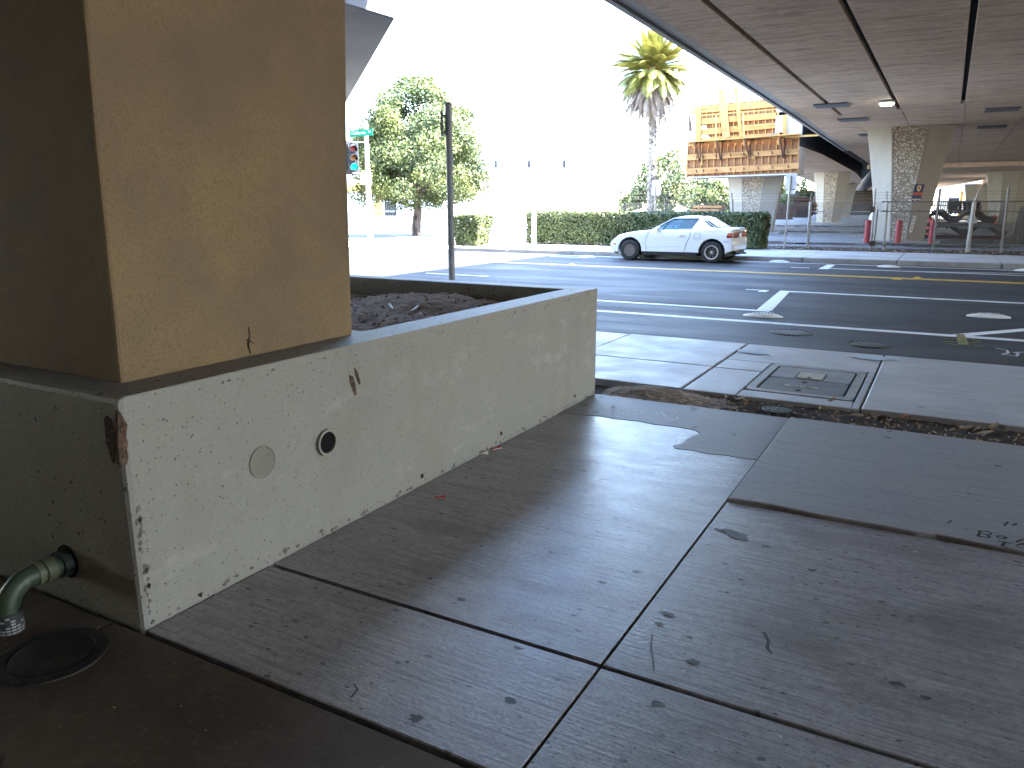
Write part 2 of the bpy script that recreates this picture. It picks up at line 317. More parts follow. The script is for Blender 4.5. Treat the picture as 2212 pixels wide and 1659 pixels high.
def text_mesh(txt, size, depth=.002, align='CENTER'):
    cu = bpy.data.curves.new('lettering', 'FONT'); cu.body = txt; cu.size = size; cu.extrude = depth; cu.align_x = align; cu.align_y = 'CENTER'; cu.resolution_u = 2
    o = bpy.data.objects.new('lettering', cu); C.objects.link(o); dg = bpy.context.evaluated_depsgraph_get(); dg.update()
    me = bpy.data.meshes.new_from_object(o.evaluated_get(dg)); bpy.data.objects.remove(o); me.name = 'lettering'; return me
def text(txt, size, m, parent, pos, ex, ey, name='lettering', depth=.002):
    me = text_mesh(txt, size, depth); ex = Vector(ex).normalized(); ey = Vector(ey).normalized(); ez = ex.cross(ey)
    off = LOC.get(parent.name, Vector((0, 0, 0))); p = Vector(pos)-off
    me.transform(Matrix(((ex.x, ey.x, ez.x, p.x), (ex.y, ey.y, ez.y, p.y), (ex.z, ey.z, ez.z, p.z), (0, 0, 0, 1))))
    me.materials.clear(); me.materials.append(MATS[m]); o = bpy.data.objects.new(name, me); C.objects.link(o); o.parent = parent; return o
def wob_line(mb, pts, wd, z, seed=0):     # flat painted / scratched stroke on the ground
    pts = [Vector((p[0], p[1], z)) for p in pts]; L = []; Rr = []
    for i, p in enumerate(pts):
        d = (pts[min(i+1, len(pts)-1)]-pts[max(i-1, 0)]).normalized(); nn = Vector((-d.y, d.x, 0)); ww = wd*(.6+.8*random.random())/2
        L.append(p+nn*ww); Rr.append(p-nn*ww)
    b = len(mb.v); k = len(pts)
    mb.add(L+Rr, [(i, i+1, k+i+1, k+i) for i in range(k-1)])

# ================================================================== SETTING
struct('ground', 'ground', MB().box(-420, 420, -120, 620, -.9, -.16))
struct('subgrade', 'soil', MB().box(-60, 40, -30, 8.2, -.6, -.055))
struct('lot', 'lot', MB().box(-60, 40, 27.35, 180, -.155, -.004))
# --- road
road = struct('road', 'asphalt', MB().box(-70, 60, 8.62, 23.12, -.5, -.1))
struct('cross_street', 'ground', MB().box(-34, -19, 23.2, 140, -.5, -.09))
struct('gutter_strip', 'gutter', MB().box(-70, 60, 8.23, 8.62, -.5, -.096))
ZL = -.096
def line(m, pts, name='lane_line', z0=ZL):
    mb = MB(); mb.prism([(p[0], p[1], z0-.003) for p in pts], (0, 0, .004)); return mb.build(name, m, road)
line('line_white', [(-9.5, 10.53), (30, 10.53), (30, 10.69), (-9.5, 10.69)])
line('line_white', [(-10.5, 11.76), (-2.20, 11.76), (-2.20, 11.90), (-10.5, 11.90)])
line('line_white', [(-2.40, 11.905), (-2.18, 11.905), (-2.42, 14.78), (-2.60, 14.78)])
line('line_white', [(-2.60, 14.785), (30, 14.785), (30, 14.94), (-2.60, 14.94)])
line('line_white', [(.17, 10.70), (.36, 10.70), (2.42, 13.25), (2.25, 13.25)])
line('line_white', [(-3.22, 14.80), (-2.96, 14.80), (-2.96, 14.88), (-3.22, 14.88)])
line('line_white', [(-2.94, 14.55), (-2.80, 14.55), (-2.80, 14.88), (-2.94, 14.88)])
for y0 in (18.72, 18.92): line('line_yellow', [(-10.8 if y0 > 18.8 else -11.6, y0), (30, y0), (30, y0+.11), (-11.6, y0+.11)])
line('line_white', [(-2.75, 20.8), (-2.53, 20.8), (-2.55, 22.4), (-2.75, 22.4)])
line('line_white', [(-2.53, 21.0), (30, 21.0), (30, 21.1), (-2.53, 21.1)])
line('line_white', [(-12, 22.62), (30, 22.62), (30, 22.72), (-12, 22.72)])
line('line_white', [(-3.45, 20.95), (-3.0, 20.95), (-3.0, 21.03), (-3.45, 21.03)])
line('line_white', [(-.6, 21.11), (-.4, 21.11), (5.2, 22.60), (5.0, 22.60)])
line('line_white', [(-10.6, 14.8), (-8.9, 14.8), (-8.9, 14.9), (-10.6, 14.9)])
line('line_white', [(-10.9, 21.9), (-9.6, 21.9), (-9.6, 22.0), (-10.9, 22.0)])
# yellow utility marks and white scrawl on the asphalt
mb = MB()
for px in ([(2035, 731), (2068, 733)], [(2040, 738), (2072, 739)], [(2045, 743), (2070, 745)], [(2098, 733), (2118, 738)], [(2095, 741), (2118, 740)], [(2100, 746), (2125, 749)], [(2074, 722), (2082, 745)]):
    wob_line(mb, [PG(*p, ZL) for p in px], .05 if px[0][0] != 2074 else .09, ZL+.0035)
mb.build('paint_mark', 'yellow_spray', road)
mb = MB(); wob_line(mb, [PG(*p, ZL) for p in [(2150, 752), (2175, 757), (2178, 763), (2165, 766), (2195, 770), (2200, 765), (2192, 762), (2212, 761)]], .03, ZL+.0035)
mb.build('paint_scrawl', 'chalk', road)
# --- raised lane separators, yellow markers and manhole lids (things on the road)
def hump(loc, label, m='white_plastic', L=.27, W=.13, H=.06, rz=0.):
    t = thing('lane_separator', loc, label, 'road marker', 'white raised lane separators on the road')
    rings = []
    for s in (0, .12, .3, .5, .7, .88, 1.):
        x = (s-.5)*2*L; k = math.sin(math.pi*min(max(s, .03), .97))**.5
        rings.append([(x, W*k*math.cos(a)*.9, H*k*max(0, math.sin(a))**.7-.001) for a in [math.pi*j/8 for j in range(9)]])
    mb = MB(); mb.loft(rings); mb.build('body', m, t, smooth=True, local=True)
    for j in range(6):
        mb = MB(); x = -.11+j*.045; mb.box(x, x+.02, -.07, .07, H*.88, H*.88+.004); mb.build('rib', 'vault_frame', t, local=True)
    mb = MB(); mb.lathe([(.03, 0), (.03, .006)], 10, (-.18, 0, H*.75)); mb.build('bolt_cap', 'iron', t, local=True)
    t.rotation_euler.z = rz; return t
g = PG(1648, 684, -.1); hump(g, 'white ribbed lane separator in front of the white diagonal line', rz=.06)
g = PG(2135, 685, -.1); hump(g, 'white ribbed lane separator at the right, behind the yellow utility marks', rz=.06)
g = PG(1920, 577, -.1); hump(g, 'far white lane separator by the opposite kerb, below the red bollards')
g = PG(1681, 567, -.1); hump((g.x, 22.9, -.1), 'far white lane separator beside the opposite kerb behind the car rear')
g = PG(2216, 584, -.1); hump((g.x, 22.6, -.1), 'white lane separator at the opposite kerb by the right photo edge')
g = PG(1305, 550, -.1); hump((g.x, 22.3, -.1), 'white lane separator by the opposite kerb ahead of the car')
for (x, y, l) in [(1963, 603, 'yellow reflector on the yellow line, right of the car'), (1219, 572, 'pale reflector on the sunny part of the yellow line')]:
    g = PG(x, y, -.1)
    for dy, lab in ((-.25, ', nearer of its pair'), (.18, ', farther of its pair')):
        t = thing('lane_reflector', (g.x+dy*.9, 18.86+dy, -.1), l+lab, 'reflector', 'yellow lane reflectors')
        mb = MB(); mb.lathe([(.10, 0), (.095, .012), (.05, .03)], 12); mb.build('dome', 'line_yellow', t, local=True)
        mb = MB(); mb.box(-.09, -.05, -.05, .05, .012, .024); mb.build('lens', 'lens_amber', t, local=True)
def lid(loc, r, label, name='manhole_cover', m='iron', n=7, grp=None):
    t = thing(name, loc, label, 'manhole cover', grp)
    mb = MB(); mb.lathe([(r*1.12, -.03), (r*1.12, .004), (r*1.03, .006), (r*1.03, -.01)], 32, cap=False); mb.build('ring', 'black_iron', t, local=True)
    mb = MB(); mb.lathe([(r, -.03), (r, .0)], 32); mb.build('lid', m, t, local=True)
    for j in range(n):
        x = (j-(n-1)/2)*2*r*.9/n; hh = math.sqrt(max(0, (r*.9)**2-x*x))
        mb = MB(); mb.box(x-.25*r*1.6/n, x+.25*r*1.6/n, -hh, hh, 0, .007); mb.build('ridge', m, t, local=True)
    return t
lid(PG(1710, 718, -.094), .22, 'ribbed iron manhole cover in the asphalt, left of the pair', grp='manhole covers in the road')
lid(PG(1876, 744, -.094), .2, 'worn iron manhole cover in the asphalt, nearer the kerb', grp='manhole covers in the road')

# --- near public sidewalk (two rows of slabs) -------------------------------------
walk = struct('sidewalk', 'kerb', MB().box(-60, 40, 5.90, 8.22, -.3, -.06))
xs = [-1.73-1.32*i for i in range(12, -1, -1)]+[-.41, .93, 2.25, 3.57, 4.9, 6.2]
for i in range(len(xs)-1):
    for (a, b) in ((5.885, 6.855), (6.868, 8.235)):
        dz = random.uniform(-.003, .003) + (.006 if i % 2 else 0)
        if abs(xs[i]+1.73) < .01 and a < 6:     # this slab is cast round the utility vault
            MB().box(xs[i]+.009, -1.30, a, b, -.06, dz).build('paving_slab', 'walk', walk, bevel=.006)
            MB().box(-.47, xs[i+1]-.009, a, b, -.06, dz).build('paving_slab', 'walk', walk, bevel=.006)
            MB().box(-1.296, -.474, a, 6.10, -.06, dz-.001).build('paving_slab', 'walk', walk, bevel=.006)
        elif abs(xs[i]+1.73) < .01:
            MB().box(xs[i]+.009, xs[i+1]-.009, 7.30, b, -.06, dz).build('paving_slab', 'walk', walk, bevel=.006)
            MB().box(xs[i]+.009, -1.30, a, 7.296, -.06, dz).build('paving_slab', 'walk', walk, bevel=.006)
            MB().box(-.47, xs[i+1]-.009, a, 7.296, -.06, dz).build('paving_slab', 'walk', walk, bevel=.006)
        else:
            MB().box(xs[i]+.009, xs[i+1]-.009, a, b, -.06, dz).build('paving_slab', 'walk', walk, bevel=.006)
for (x, y, r) in ((1885, 775, .13), (1625, 762, .12), (1770, 848, .1)):
    g = PG(x, y, 0); mb = MB(); mb.ngon([(g.x+r*1.6*math.cos(a)*random.uniform(.7, 1.1), g.y+r*math.sin(a)*random.uniform(.7, 1.1), .0105) for a in [2*math.pi*k/14 for k in range(14)]])
    if y < 800: mb.build('chalk_patch', 'blue_chalk', walk)
# utility vault
t = thing('utility_vault', (-.885, 6.70, 0), 'rectangular utility vault with two concrete lids set in the sidewalk', 'utility box')
def rrect(x0, x1, y0, y1, r, n=4):
    P = []
    for cx, cy, a0 in ((x1-r, y1-r, 0), (x0+r, y1-r, 90), (x0+r, y0+r, 180), (x1-r, y0+r, 270)):
        P += [(cx+r*math.cos(R(a0+90*k/n)), cy+r*math.sin(R(a0+90*k/n))) for k in range(n+1)]
    return P
MB().box(-1.29, -.48, 6.11, 7.29, -.1, -.03).build('well', 'hole_shade', t)
def ring_prism(o, i, z0, z1):
    mb = MB(); n = len(o)
    V = [(*p, z0) for p in o]+[(*p, z1) for p in o]+[(*p, z1) for p in i]+[(*p, z0) for p in i]
    mb.add(V, [(a*n+k, a*n+(k+1) % n, ((a+1) % 4)*n+(k+1) % n, ((a+1) % 4)*n+k) for a in range(4) for k in range(n)]); return mb
ring_prism(rrect(-1.285, -.485, 6.115, 7.285, .07), rrect(-1.22, -.55, 6.19, 7.21, .06), -.03, .004).build('frame', 'vault_frame', t)
MB().prism([(*p, -.03) for p in rrect(-1.20, -.565, 6.205, 6.70, .03)], (0, 0, .03)).build('lid', 'vault_dark', t, bevel=.004)
l2 = MB().prism([(*p, -.03) for p in rrect(-1.20, -.565, 6.712, 7.195, .03)], (0, 0, .032)).build('lid', 'vault_lid', t, bevel=.004)
MB().prism([(*p, .0005) for p in rrect(-.99, -.79, 6.74, 6.98, .02)], (0, 0, .008)).build('hatch', 'cover_tan', l2)
ring_prism(rrect(-1.01, -.77, 6.72, 7.0, .03), rrect(-.992, -.788, 6.738, 6.982, .02), .001, .0035).build('hatch_rim', 'black_iron', l2)
MB().box(-1.03, -.77, 6.38, 6.44, .0, .004).build('name_plate', 'cover_tan', t)
text('WATER', .05, 'ink', t, (-.9, 6.41, .0045), (1, 0, 0), (0, 1, 0), depth=.0006)
for y in (6.28, 6.6): MB().lathe([(.022, 0), (.022, .003)], 12, (-.9, y, .0)).build('lift_hole', 'hole_shade', t)
MB().lathe([(.016, 0), (.016, .002)], 12, (-.89, 6.78, .0086)).build('lift_hole', 'hole_shade', l2)

# --- dirt strip with dry leaves ------------------------------------------------------
def hgrid(x0, x1, y0, y1, nx, ny, fn):
    V = []; F = []
    for j in range(ny+1):
        for i in range(nx+1):
            x = x0+(x1-x0)*i/nx; y = y0+(y1-y0)*j/ny; V.append((x, y, fn(x, y)))
    for j in range(ny):
        for i in range(nx): a = j*(nx+1)+i; F.append((a, a+1, a+nx+2, a+nx+1))
    mb = MB(); mb.add(V, F); return mb
from mathutils import noise as MN
nz = lambda x, y, s, a: a*MN.noise(Vector((x*s, y*s, 3.1)))
tag(hgrid(-2.25, 6, 5.37, 5.9, 260, 24, lambda x, y: -.032+nz(x, y, 9, .012)+nz(x, y, 31, .008)).build('dirt_strip', 'soil', smooth=True), kind='structure')
def mound(x, y): return -.045+.10*math.exp(-((x+1.85)/.42)**2-((y-5.62)/.2)**2)+nz(x, y, 14, .012)+nz(x, y, 40, .006)
tag(hgrid(-2.25, -1.0, 5.38, 5.88, 70, 34, mound).build('sand_mound', 'soil_tan', smooth=True), kind='structure')
def litter(n, xr, yr, z, size, m, name):
    P = np.stack([RN.uniform(*xr, n), RN.uniform(*yr, n), z+RN.uniform(0, .012, n)], 1)
    return tag(quads_mesh(name, m, leaf_quads(P, size, flat=1.6, asp=.4)), kind='stuff')
litter(900, (-1.4, 5), (5.39, 5.86), -.02, .045, 'leaf_dry', 'leaf_litter')
litter(160, (-2.2, 5), (5.39, 5.86), -.024, .016, 'paper', 'wood_chips')
def big_leaf(px, L, label, m='leaf_dry', rz=0, lift=.03, grp=None, z=-.02):
    g = PG(*px, z); t = thing('dry_leaf', (g.x, g.y, z), label, 'leaf', grp)
    n = 7; V = []; F = []
    for i in range(n):
        s = i/(n-1); x = (s-.5)*L; wd = L*.27*math.sin(math.pi*(.06+.9*s))**.8; zz = lift*(1.2*s*s)+.012
        V += [(x, -wd, zz+.35*wd), (x, 0, zz), (x, wd, zz+.55*wd)]
        if i: b = 3*i; F += [(b-3, b-2, b+1, b), (b-2, b-1, b+2, b+1)]
    mb = MB(); mb.add(V, F); o = mb.build('blade', m, t, local=True, smooth=True)
    s = o.modifiers.new('thick', 'SOLIDIFY'); s.thickness = .001
    mb = MB(); mb.tube([(-.5*L-.3*L, 0, .008), (-.5*L, 0, .014), (0, 0, .013+lift*.3)], .0016, 5); mb.build('stem', m, t, local=True)
    t.rotation_euler.z = rz
big_leaf((2143, 930), .075, 'large tan dry leaf standing up against the slab edge at right', rz=.5, lift=.035)
big_leaf((1952, 906), .06, 'small orange red crumpled leaf on the dirt strip', 'leaf_orange', .2, .02)
big_leaf((1985, 890), .11, 'long curled tan leaf in the middle of the dirt strip', rz=.05, lift=.01)
big_leaf((2085, 934), .09, 'flat brown leaf just left of the standing tan leaf', rz=.4)
big_leaf((2125, 944), .10, 'brown leaf in front of the standing tan leaf', rz=-.1)
big_leaf((1850, 903), .10, 'pale brown leaf lying on the edge of the near slab', rz=-.25, lift=.012)
big_leaf((1600, 868), .09, 'brown leaf on the dark dirt just right of the sand mound', rz=-.2)
big_leaf((1795, 872), .07, 'pale curled leaf in the dirt below the utility vault', rz=.7)
lid((-.93, 5.62, -.012), .10, 'small round valve cover with dimpled lid in the dirt strip', 'valve_cover', n=9)

# --- near plaza slabs ----------------------------------------------------------------
plaza = struct('plaza_base', 'soil', MB().box(-14, 14, -12, 5.36, -.5, -.062))
def slab(x0, x1, y0, y1, m, dz=0, b=.004): return MB().box(x0, x1, y0, y1, -.0605, dz).build('concrete_slab', m, plaza, bevel=b)
big = MB(); edge = [(-2.255, 4.67), (-2.2, 4.73), (-2.1, 4.755), (-1.98, 4.79), (-1.86, 4.775), (-1.7, 4.80), (-1.58, 4.775), (-1.45, 4.79), (-1.3, 4.775), (-1.25, 4.72), (-1.265, 4.62), (-1.29, 4.55), (-1.275, 4.46), (-1.32, 4.38), (-1.29, 4.33), (-1.2, 4.345), (-1.1, 4.325), (-1.0, 4.35), (-.9, 4.34), (-.816, 4.35)]
big.prism([(-2.255, 2.04, -.06), (-.816, 2.04, -.06)]+[(x, y, -.06) for x, y in reversed(edge)], (0, 0, .06)); big.build('concrete_slab', 'slab_main', plaza)
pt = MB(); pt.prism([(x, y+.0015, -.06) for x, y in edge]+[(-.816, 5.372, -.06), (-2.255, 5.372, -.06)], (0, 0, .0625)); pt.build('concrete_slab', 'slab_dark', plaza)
slab(-.808, 3.6, 2.04, 3.632, 'slab_main', -.002)
# raised older slab with a broken front edge
fr = [(-.806, 3.645)]+[(-.806+.16*i+random.uniform(-.05, .05), 3.648+random.uniform(-.012, .014)) for i in range(1, 27)]+[(3.6, 3.65)]
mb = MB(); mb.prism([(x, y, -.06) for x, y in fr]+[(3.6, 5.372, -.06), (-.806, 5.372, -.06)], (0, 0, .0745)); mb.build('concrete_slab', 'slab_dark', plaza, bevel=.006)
slab(-.807, 3.6, .2, 2.022, 'slab_main', -.001); slab(-2.255, -.814, 1.462, 2.022, 'slab_main', 0)
slab(-2.4, -.814, -.3, 1.44, 'slab_brown', 0); slab(-5.6, -2.41, -.3, 1.44, 'slab_brown', -.001)
for (a, b) in ((3.612, 7.9), (7.91, 12.)):
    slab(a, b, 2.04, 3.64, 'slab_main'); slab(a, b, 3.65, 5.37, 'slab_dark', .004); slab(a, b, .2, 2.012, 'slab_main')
for i in range(6): slab(-5.6+3*i, -2.61+3*i, -4, -.31, 'slab_brown')
# gum spots, stains, chalk scrawl, scratched letters on the slabs
def blot(px, r, m='stain', el=1., name='stain', zz=.0008):
    g = PG(*px, 0); MB().ngon([(g.x+r*el*math.cos(a)*random.uniform(.55, 1.2), g.y+r*math.sin(a)*random.uniform(.55, 1.2), zz) for a in [2*math.pi*k/13 for k in range(13)]]).build(name, m, plaza)
for (x, y, r) in [(1570, 1147, .035), (1594, 1158, .04), (1102, 1513, .022), (995, 1295, .018), (1375, 1235, .02), (1570, 1280, .012), (1490, 1377, .016), (1440, 1325, .02), (1425, 1347, .018), (1300, 1258, .016), (1190, 1193, .012), (900, 1552, .028), (1998, 1507, .016), (1940, 1478, .018), (1420, 1520, .03), (1600, 1252, .014), (1755, 1232, .014), (1120, 1400, .014), (880, 1430, .014), (1240, 1330, .016), (1500, 1430, .02), (1655, 1180, .018), (1040, 1180, .013), (930, 1250, .014), (1330, 1120, .013)]:
    blot((x, y), r*random.uniform(.55, .85), el=random.uniform(1.2, 2.1), name='gum_spot')
blot((1556, 1140), .022, 'chalk', 1.4, 'pale_stain', .0014); blot((1977, 1191), .008, 'chalk', 1.4, 'pale_stain'); blot((1686, 1591), .006, 'chalk', 1., 'pale_stain')
mb = MB(); wob_line(mb, [PG(*p, 0) for p in [(1649, 1365), (1660, 1385), (1657, 1400), (1667, 1412)]], .012, .001); wob_line(mb, [PG(*p, 0) for p in [(765, 1478), (772, 1490), (758, 1508)]], .008, .001)
wob_line(mb, [PG(*p, 0) for p in [(1409, 1370), (1406, 1400), (1411, 1430), (1412, 1450)]], .006, .001); mb.build('scuff', 'stain', plaza)
mb = MB(); fs = lambda x, y: PG((2350+x*.18083)*.553, (1550+y*.18083)*.553, .006)
for st in ([(215, 190), (245, 190), (235, 240), (205, 280), (235, 320), (260, 360)], [(245, 195), (260, 240), (275, 290), (240, 310)], [(275, 200), (340, 225), (400, 250), (460, 255)], [(690, 250), (720, 290), (735, 310)], [(590, 372), (660, 362), (790, 375)], [(975, 303), (900, 293), (840, 300), (825, 325), (890, 345)], [(1050, 318), (1110, 312), (1180, 330), (1240, 358), (1190, 375), (1115, 370)], [(1330, 305), (1280, 310), (1320, 365), (1390, 420)], [(1385, 450), (1450, 480), (1520, 487), (1600, 470), (1655, 450), (1650, 430)], [(1570, 318), (1630, 335)], [(455, 330), (465, 365)], [(540, 262), (575, 262)]):
    wob_line(mb, [fs(*p) for p in st], .011, .0035)
mb.build('chalk_scrawl', 'chalk', plaza)
mb = MB(); fs = lambda x, y: PG((3600+x*.18083)*.553, (1950+y*.18083)*.553, .0145)
for st in ([(1215, 675), (1265, 690), (1250, 740), (1215, 795)], [(1290, 690), (1450, 700), (1510, 735), (1490, 762), (1400, 770), (1300, 748)], [(1190, 800), (1320, 815), (1450, 830), (1465, 805), (1400, 770)], [(1825, 825), (1740, 795), (1640, 795), (1640, 830), (1730, 855), (1800, 855), (1835, 830)], [(2212, 865), (2040, 925)], [(2212, 905), (2300, 930), (2080, 990)], [(1625, 908), (1800, 935), (1970, 968)], [(1790, 945), (1765, 990), (1715, 1015)], [(2212, 995), (2120, 985), (2040, 1005), (2100, 1045), (2212, 1060)], [(1870, 490), (1780, 575)], [(2065, 525), (1965, 570)], [(540, 515), (620, 490), (630, 460)]):
    wob_line(mb, [fs(*p) for p in st], .010, .0155)
mb.build('scratched_letters', 'ink', plaza)

# --- far pavement and kerb --------------------------------------------------------------
far = struct('far_sidewalk', 'kerb', MB().box(-15.5, 60, 23.33, 27.3, -.15, -.06))
k0 = -15.5
while k0 < 30:
    MB().box(k0+.012, k0+2.4-.012, 23.14, 23.325, -.3, .03).build('kerb_stone', 'kerb', far, bevel=.02)
    MB().box(k0+.012, k0+2.4-.012, 23.335, 27.3, -.06, .028).build('paving_slab', 'walk_far', far)
    k0 += 2.4
tag(hgrid(-20, 14, 27.36, 30.6, 170, 20, lambda x, y: -.002+max(0, nz(x, y, 1.2, .05))*max(0, min(1, (30.6-y)))+nz(x, y, 6, .012)).build('debris_verge', 'soil', smooth=True), kind='structure')
litter(1500, (-14, 10), (27.4, 29.9), .015, .10, 'leaf_dry', 'verge_litter')
for (y0, y1, x0, x1) in ((32.2, 34.2, -12, 2), (47.5, 50, -9, 1), (61, 66, -12, 0)):
    tag(hgrid(x0, x1, y0, y1, 90, 12, lambda x, y: .0+max(-.01, nz(x, y, .9, .09)+nz(x, y, 4, .03))).build('dirt_band', 'soil', smooth=True), kind='structure')

# ================================================================== LARGE STRUCTURES
# --- planter with the near column
pl = thing('planter', (-4.6, 3.4, 0), 'pale concrete planter wall with bugholes, around the base of the tan column', 'planter')
ring_prism([(-2.26, 5.385), (-7.2, 5.385), (-7.2, 1.455), (-2.26, 1.455)], [(-2.465, 5.21), (-7.0, 5.21), (-7.0, 2.93), (-2.465, 2.93)], -.06, .822).build('planter_wall', 'planter', pl, bevel=.02, seg=2)
def soilz(x, y): return .645+.085*math.exp(-((x+3.4)/.5)**2-((y-4.95)/.35)**2)+.03*math.exp(-((x+3.9)/1.)**2)+nz(x, y, 2.5, .03)+nz(x, y, 9, .022)+nz(x, y, 24, .012)
tag(hgrid(-7.0, -2.465, 2.93, 5.21, 150, 90, soilz).build('planter_soil', 'soil_tan', smooth=True), kind='structure')
P = np.stack([RN.uniform(-6, -2.5, 900), RN.uniform(2.95, 5.2, 900), np.zeros(900)], 1); P[:, 2] = [soilz(a, b)+.008 for a, b, _ in P]
tag(quads_mesh('soil_crumbs', 'soil_tan', leaf_quads(P, .03, flat=.4, asp=.8)), kind='stuff')
P = np.stack([RN.uniform(-6, -2.5, 60), RN.uniform(2.95, 5.2, 60), np.zeros(60)], 1); P[:, 2] = [soilz(a, b)+.014 for a, b, _ in P]
tag(quads_mesh('paper_scraps', 'paper', leaf_quads(P, .022, flat=1)), kind='stuff')
# spalled corner, embedded sleeve, patch cover, weep holes
def blob_on(face, pts, m, name, d=.004):
    mb = MB(); Q = []
    for (x, y) in pts:
        q = PU(x, y, -2.26) if face == 'u' else PV(x, y, 1.455); Q.append(q)
    off = Vector((d, 0, 0)) if face == 'u' else Vector((0, -d, 0))
    mb.prism([q-off*.5 for q in Q], off*1.2); return mb.build(name, m, pl)
fs = lambda x, y: ((380+x*.24115)*.553, (1500+y*.24115)*.553)
blob_on('u', [fs(*p) for p in [(322, 420), (370, 460), (420, 560), (480, 650), (470, 760), (455, 860), (490, 950), (470, 1060), (495, 1180), (470, 1300), (400, 1330), (345, 1240), (335, 1050), (325, 900), (322, 700)]], 'chip', 'spalled_patch')
blob_on('v', [fs(*p) for p in [(215, 570), (160, 510), (115, 560), (130, 680), (140, 820), (150, 940), (200, 1060), (230, 1200), (270, 1290), (290, 1200), (286, 1000), (280, 820), (250, 680)]], 'chip', 'spalled_patch')
fs = lambda x, y: ((1300+x*.5425)*.553, (950+y*.5425)*.553)
blob_on('u', [fs(*p) for p in [(155, 895), (175, 920), (200, 1005), (190, 1020), (170, 980), (158, 940)]], 'chip', 'scar', .002)
blob_on('u', [fs(*p) for p in [(115, 945), (145, 960), (160, 1010), (172, 1085), (155, 1100), (138, 1050), (120, 1000)]], 'chip', 'scar', .002)
c = PU(703, 955, -2.26)
s_ = MB(); s_.lathe([(.058, -.03), (.058, .016), (.048, .016), (.048, -.03)], 32, c, 'x', cap=False); s_.build('pipe_sleeve', 'pvc', pl, smooth=True)
MB().lathe([(.049, .001), (.049, .004)], 32, c, 'x').build('sleeve_opening', 'hole_shade', pl)  # flat disc on the solid wall, shade of the bore in its colour
c = PU(566, 998, -2.26)
mat('cover_patch', (.20, .195, .165), rough=.8, var=[(10, None, (.15, .145, .125), .4, .7)])
cv = MB(); cv.lathe([(.066, -.01), (.066, .006), (.06, .009), (.057, .006)], 32, c, 'x'); cv = cv.build('patch_cover', 'cover_patch', pl)
mb = MB()
for k in range(-4, 5):
    hh = math.sqrt(.055**2-(k*.0125)**2)
    for sg in (1, -1):
        a = Vector((.0068, k*.0125, -hh)); b = Vector((.0068, k*.0125, hh)); q = Matrix.Rotation(R(38*sg), 3, 'X'); mb.beam(c+q@a, c+q@b, .002, .0016)
mb.build('diamond_tread', 'planter', cv)
for (x, y) in ((911, 1028), (1082, 936), (1241, 855)):
    c = PU(x, y, -2.26); MB().lathe([(.017, -.005), (.017, .003), (.0125, .003)], 16, c, 'x').build('weep_hole', 'pvc', pl)
    MB().lathe([(.0125, .0), (.0125, .0036)], 16, c, 'x').build('weep_opening', 'hole_shade', pl)

mb = MB()
def chip_at(c, ex, ey, nn, r):
    k = 7; off = Vector(nn)*.0015; Q = [Vector(c)+Vector(ex)*(r*random.uniform(.5, 1.5)*math.cos(2*math.pi*i/k))+Vector(ey)*(r*random.uniform(.4, 1.1)*math.sin(2*math.pi*i/k))+off for i in range(k)]
    mb.prism([q-off*2 for q in Q], off*2)
for i in range(70): chip_at((-2.26, 1.47+3.9*random.random(), .012+.02*random.random()**2), (0, 1, 0), (0, 0, 1), (1, 0, 0), random.uniform(.004, .014))
for i in range(34): chip_at((-2.26, 1.475+.02*random.random(), .05+.40*random.random()), (0, .6, 0), (0, 0, 1.5), (1, 0, 0), random.uniform(.004, .012))
for i in range(26): chip_at((-2.26, 1.5+3.8*random.random(), .795-.015*random.random()), (0, 1, 0), (0, 0, .7), (1, 0, 0), random.uniform(.004, .012))
tag(mb.build('edge_chips', 'chip_grey', pl), kind='stuff')
colm = thing('bridge_column', (-3.3, 2.2, .82), 'broad tan painted column rising out of the concrete planter', 'column')
rings = []
for z, a, b, c0 in ((.815, 1.60, 2.81, -2.45), (1.6, 1.61, 2.83, -2.45), (2.3, 1.625, 2.86, -2.44), (3.2, 1.62, 2.94, -2.43), (4.62, 1.55, 3.15, -2.40)):
    rings.append([(c0, a, z), (c0, b, z), (-4.2, b, z), (-4.2, a, z)])
MB().loft(rings).build('shaft', 'tan_paint', colm, bevel=.012, seg=2)
fs = lambda x, y: (x*.96444*.553, y*.96444*.553)
mb = MB()
for st in ([(1008, 1325), (1012, 1360), (1006, 1395), (1015, 1430)], [(1000, 1375), (1028, 1390)]):
    pts = [PU(*fs(*p), -2.447) for p in st]
    for i in range(len(pts)-1): mb.beam(pts[i], pts[i+1], .006, .003, (1, 0, 0))
mb.build('crack', 'chip', colm)

# elbow pipe and manhole in the dark corner
t = thing('standpipe', (-2.66, 1.2, 0), 'green elbow pipe from a hole in the planter down into the ground', 'pipe')
hz_ = Vector((-2.66, 1.452, .165))
mb = MB(); mb.lathe([(.062, -.004), (.062, 0.001)], 24, hz_, 'y'); mb.build('wall_opening', 'hole_shade', t)
pts = [hz_, hz_+Vector((0, -.13, 0))]+[Vector((-2.66, 1.322-.09*math.sin(R(a)), .165-.09*(1-math.cos(R(a))))) for a in range(15, 91, 15)]+[Vector((-2.66, 1.232, .05))]
MB().tube(pts, .037, 16).build('elbow', 'pipe_green', t, smooth=True)
MB().tube([hz_+Vector((0, -.055, 0)), hz_+Vector((0, -.09, 0))], .043, 16).build('collar', 'pipe_cream', t, smooth=True)
MB().tube([hz_+Vector((0, -.098, 0)), hz_+Vector((0, -.118, 0))], .041, 16).build('collar', 'pipe_cream', t, smooth=True)
MB().tube([hz_+Vector((0, -.003, 0)), hz_+Vector((0, -.035, 0))], .05, 16).build('seal_ring', 'wrap_black', t, smooth=True)
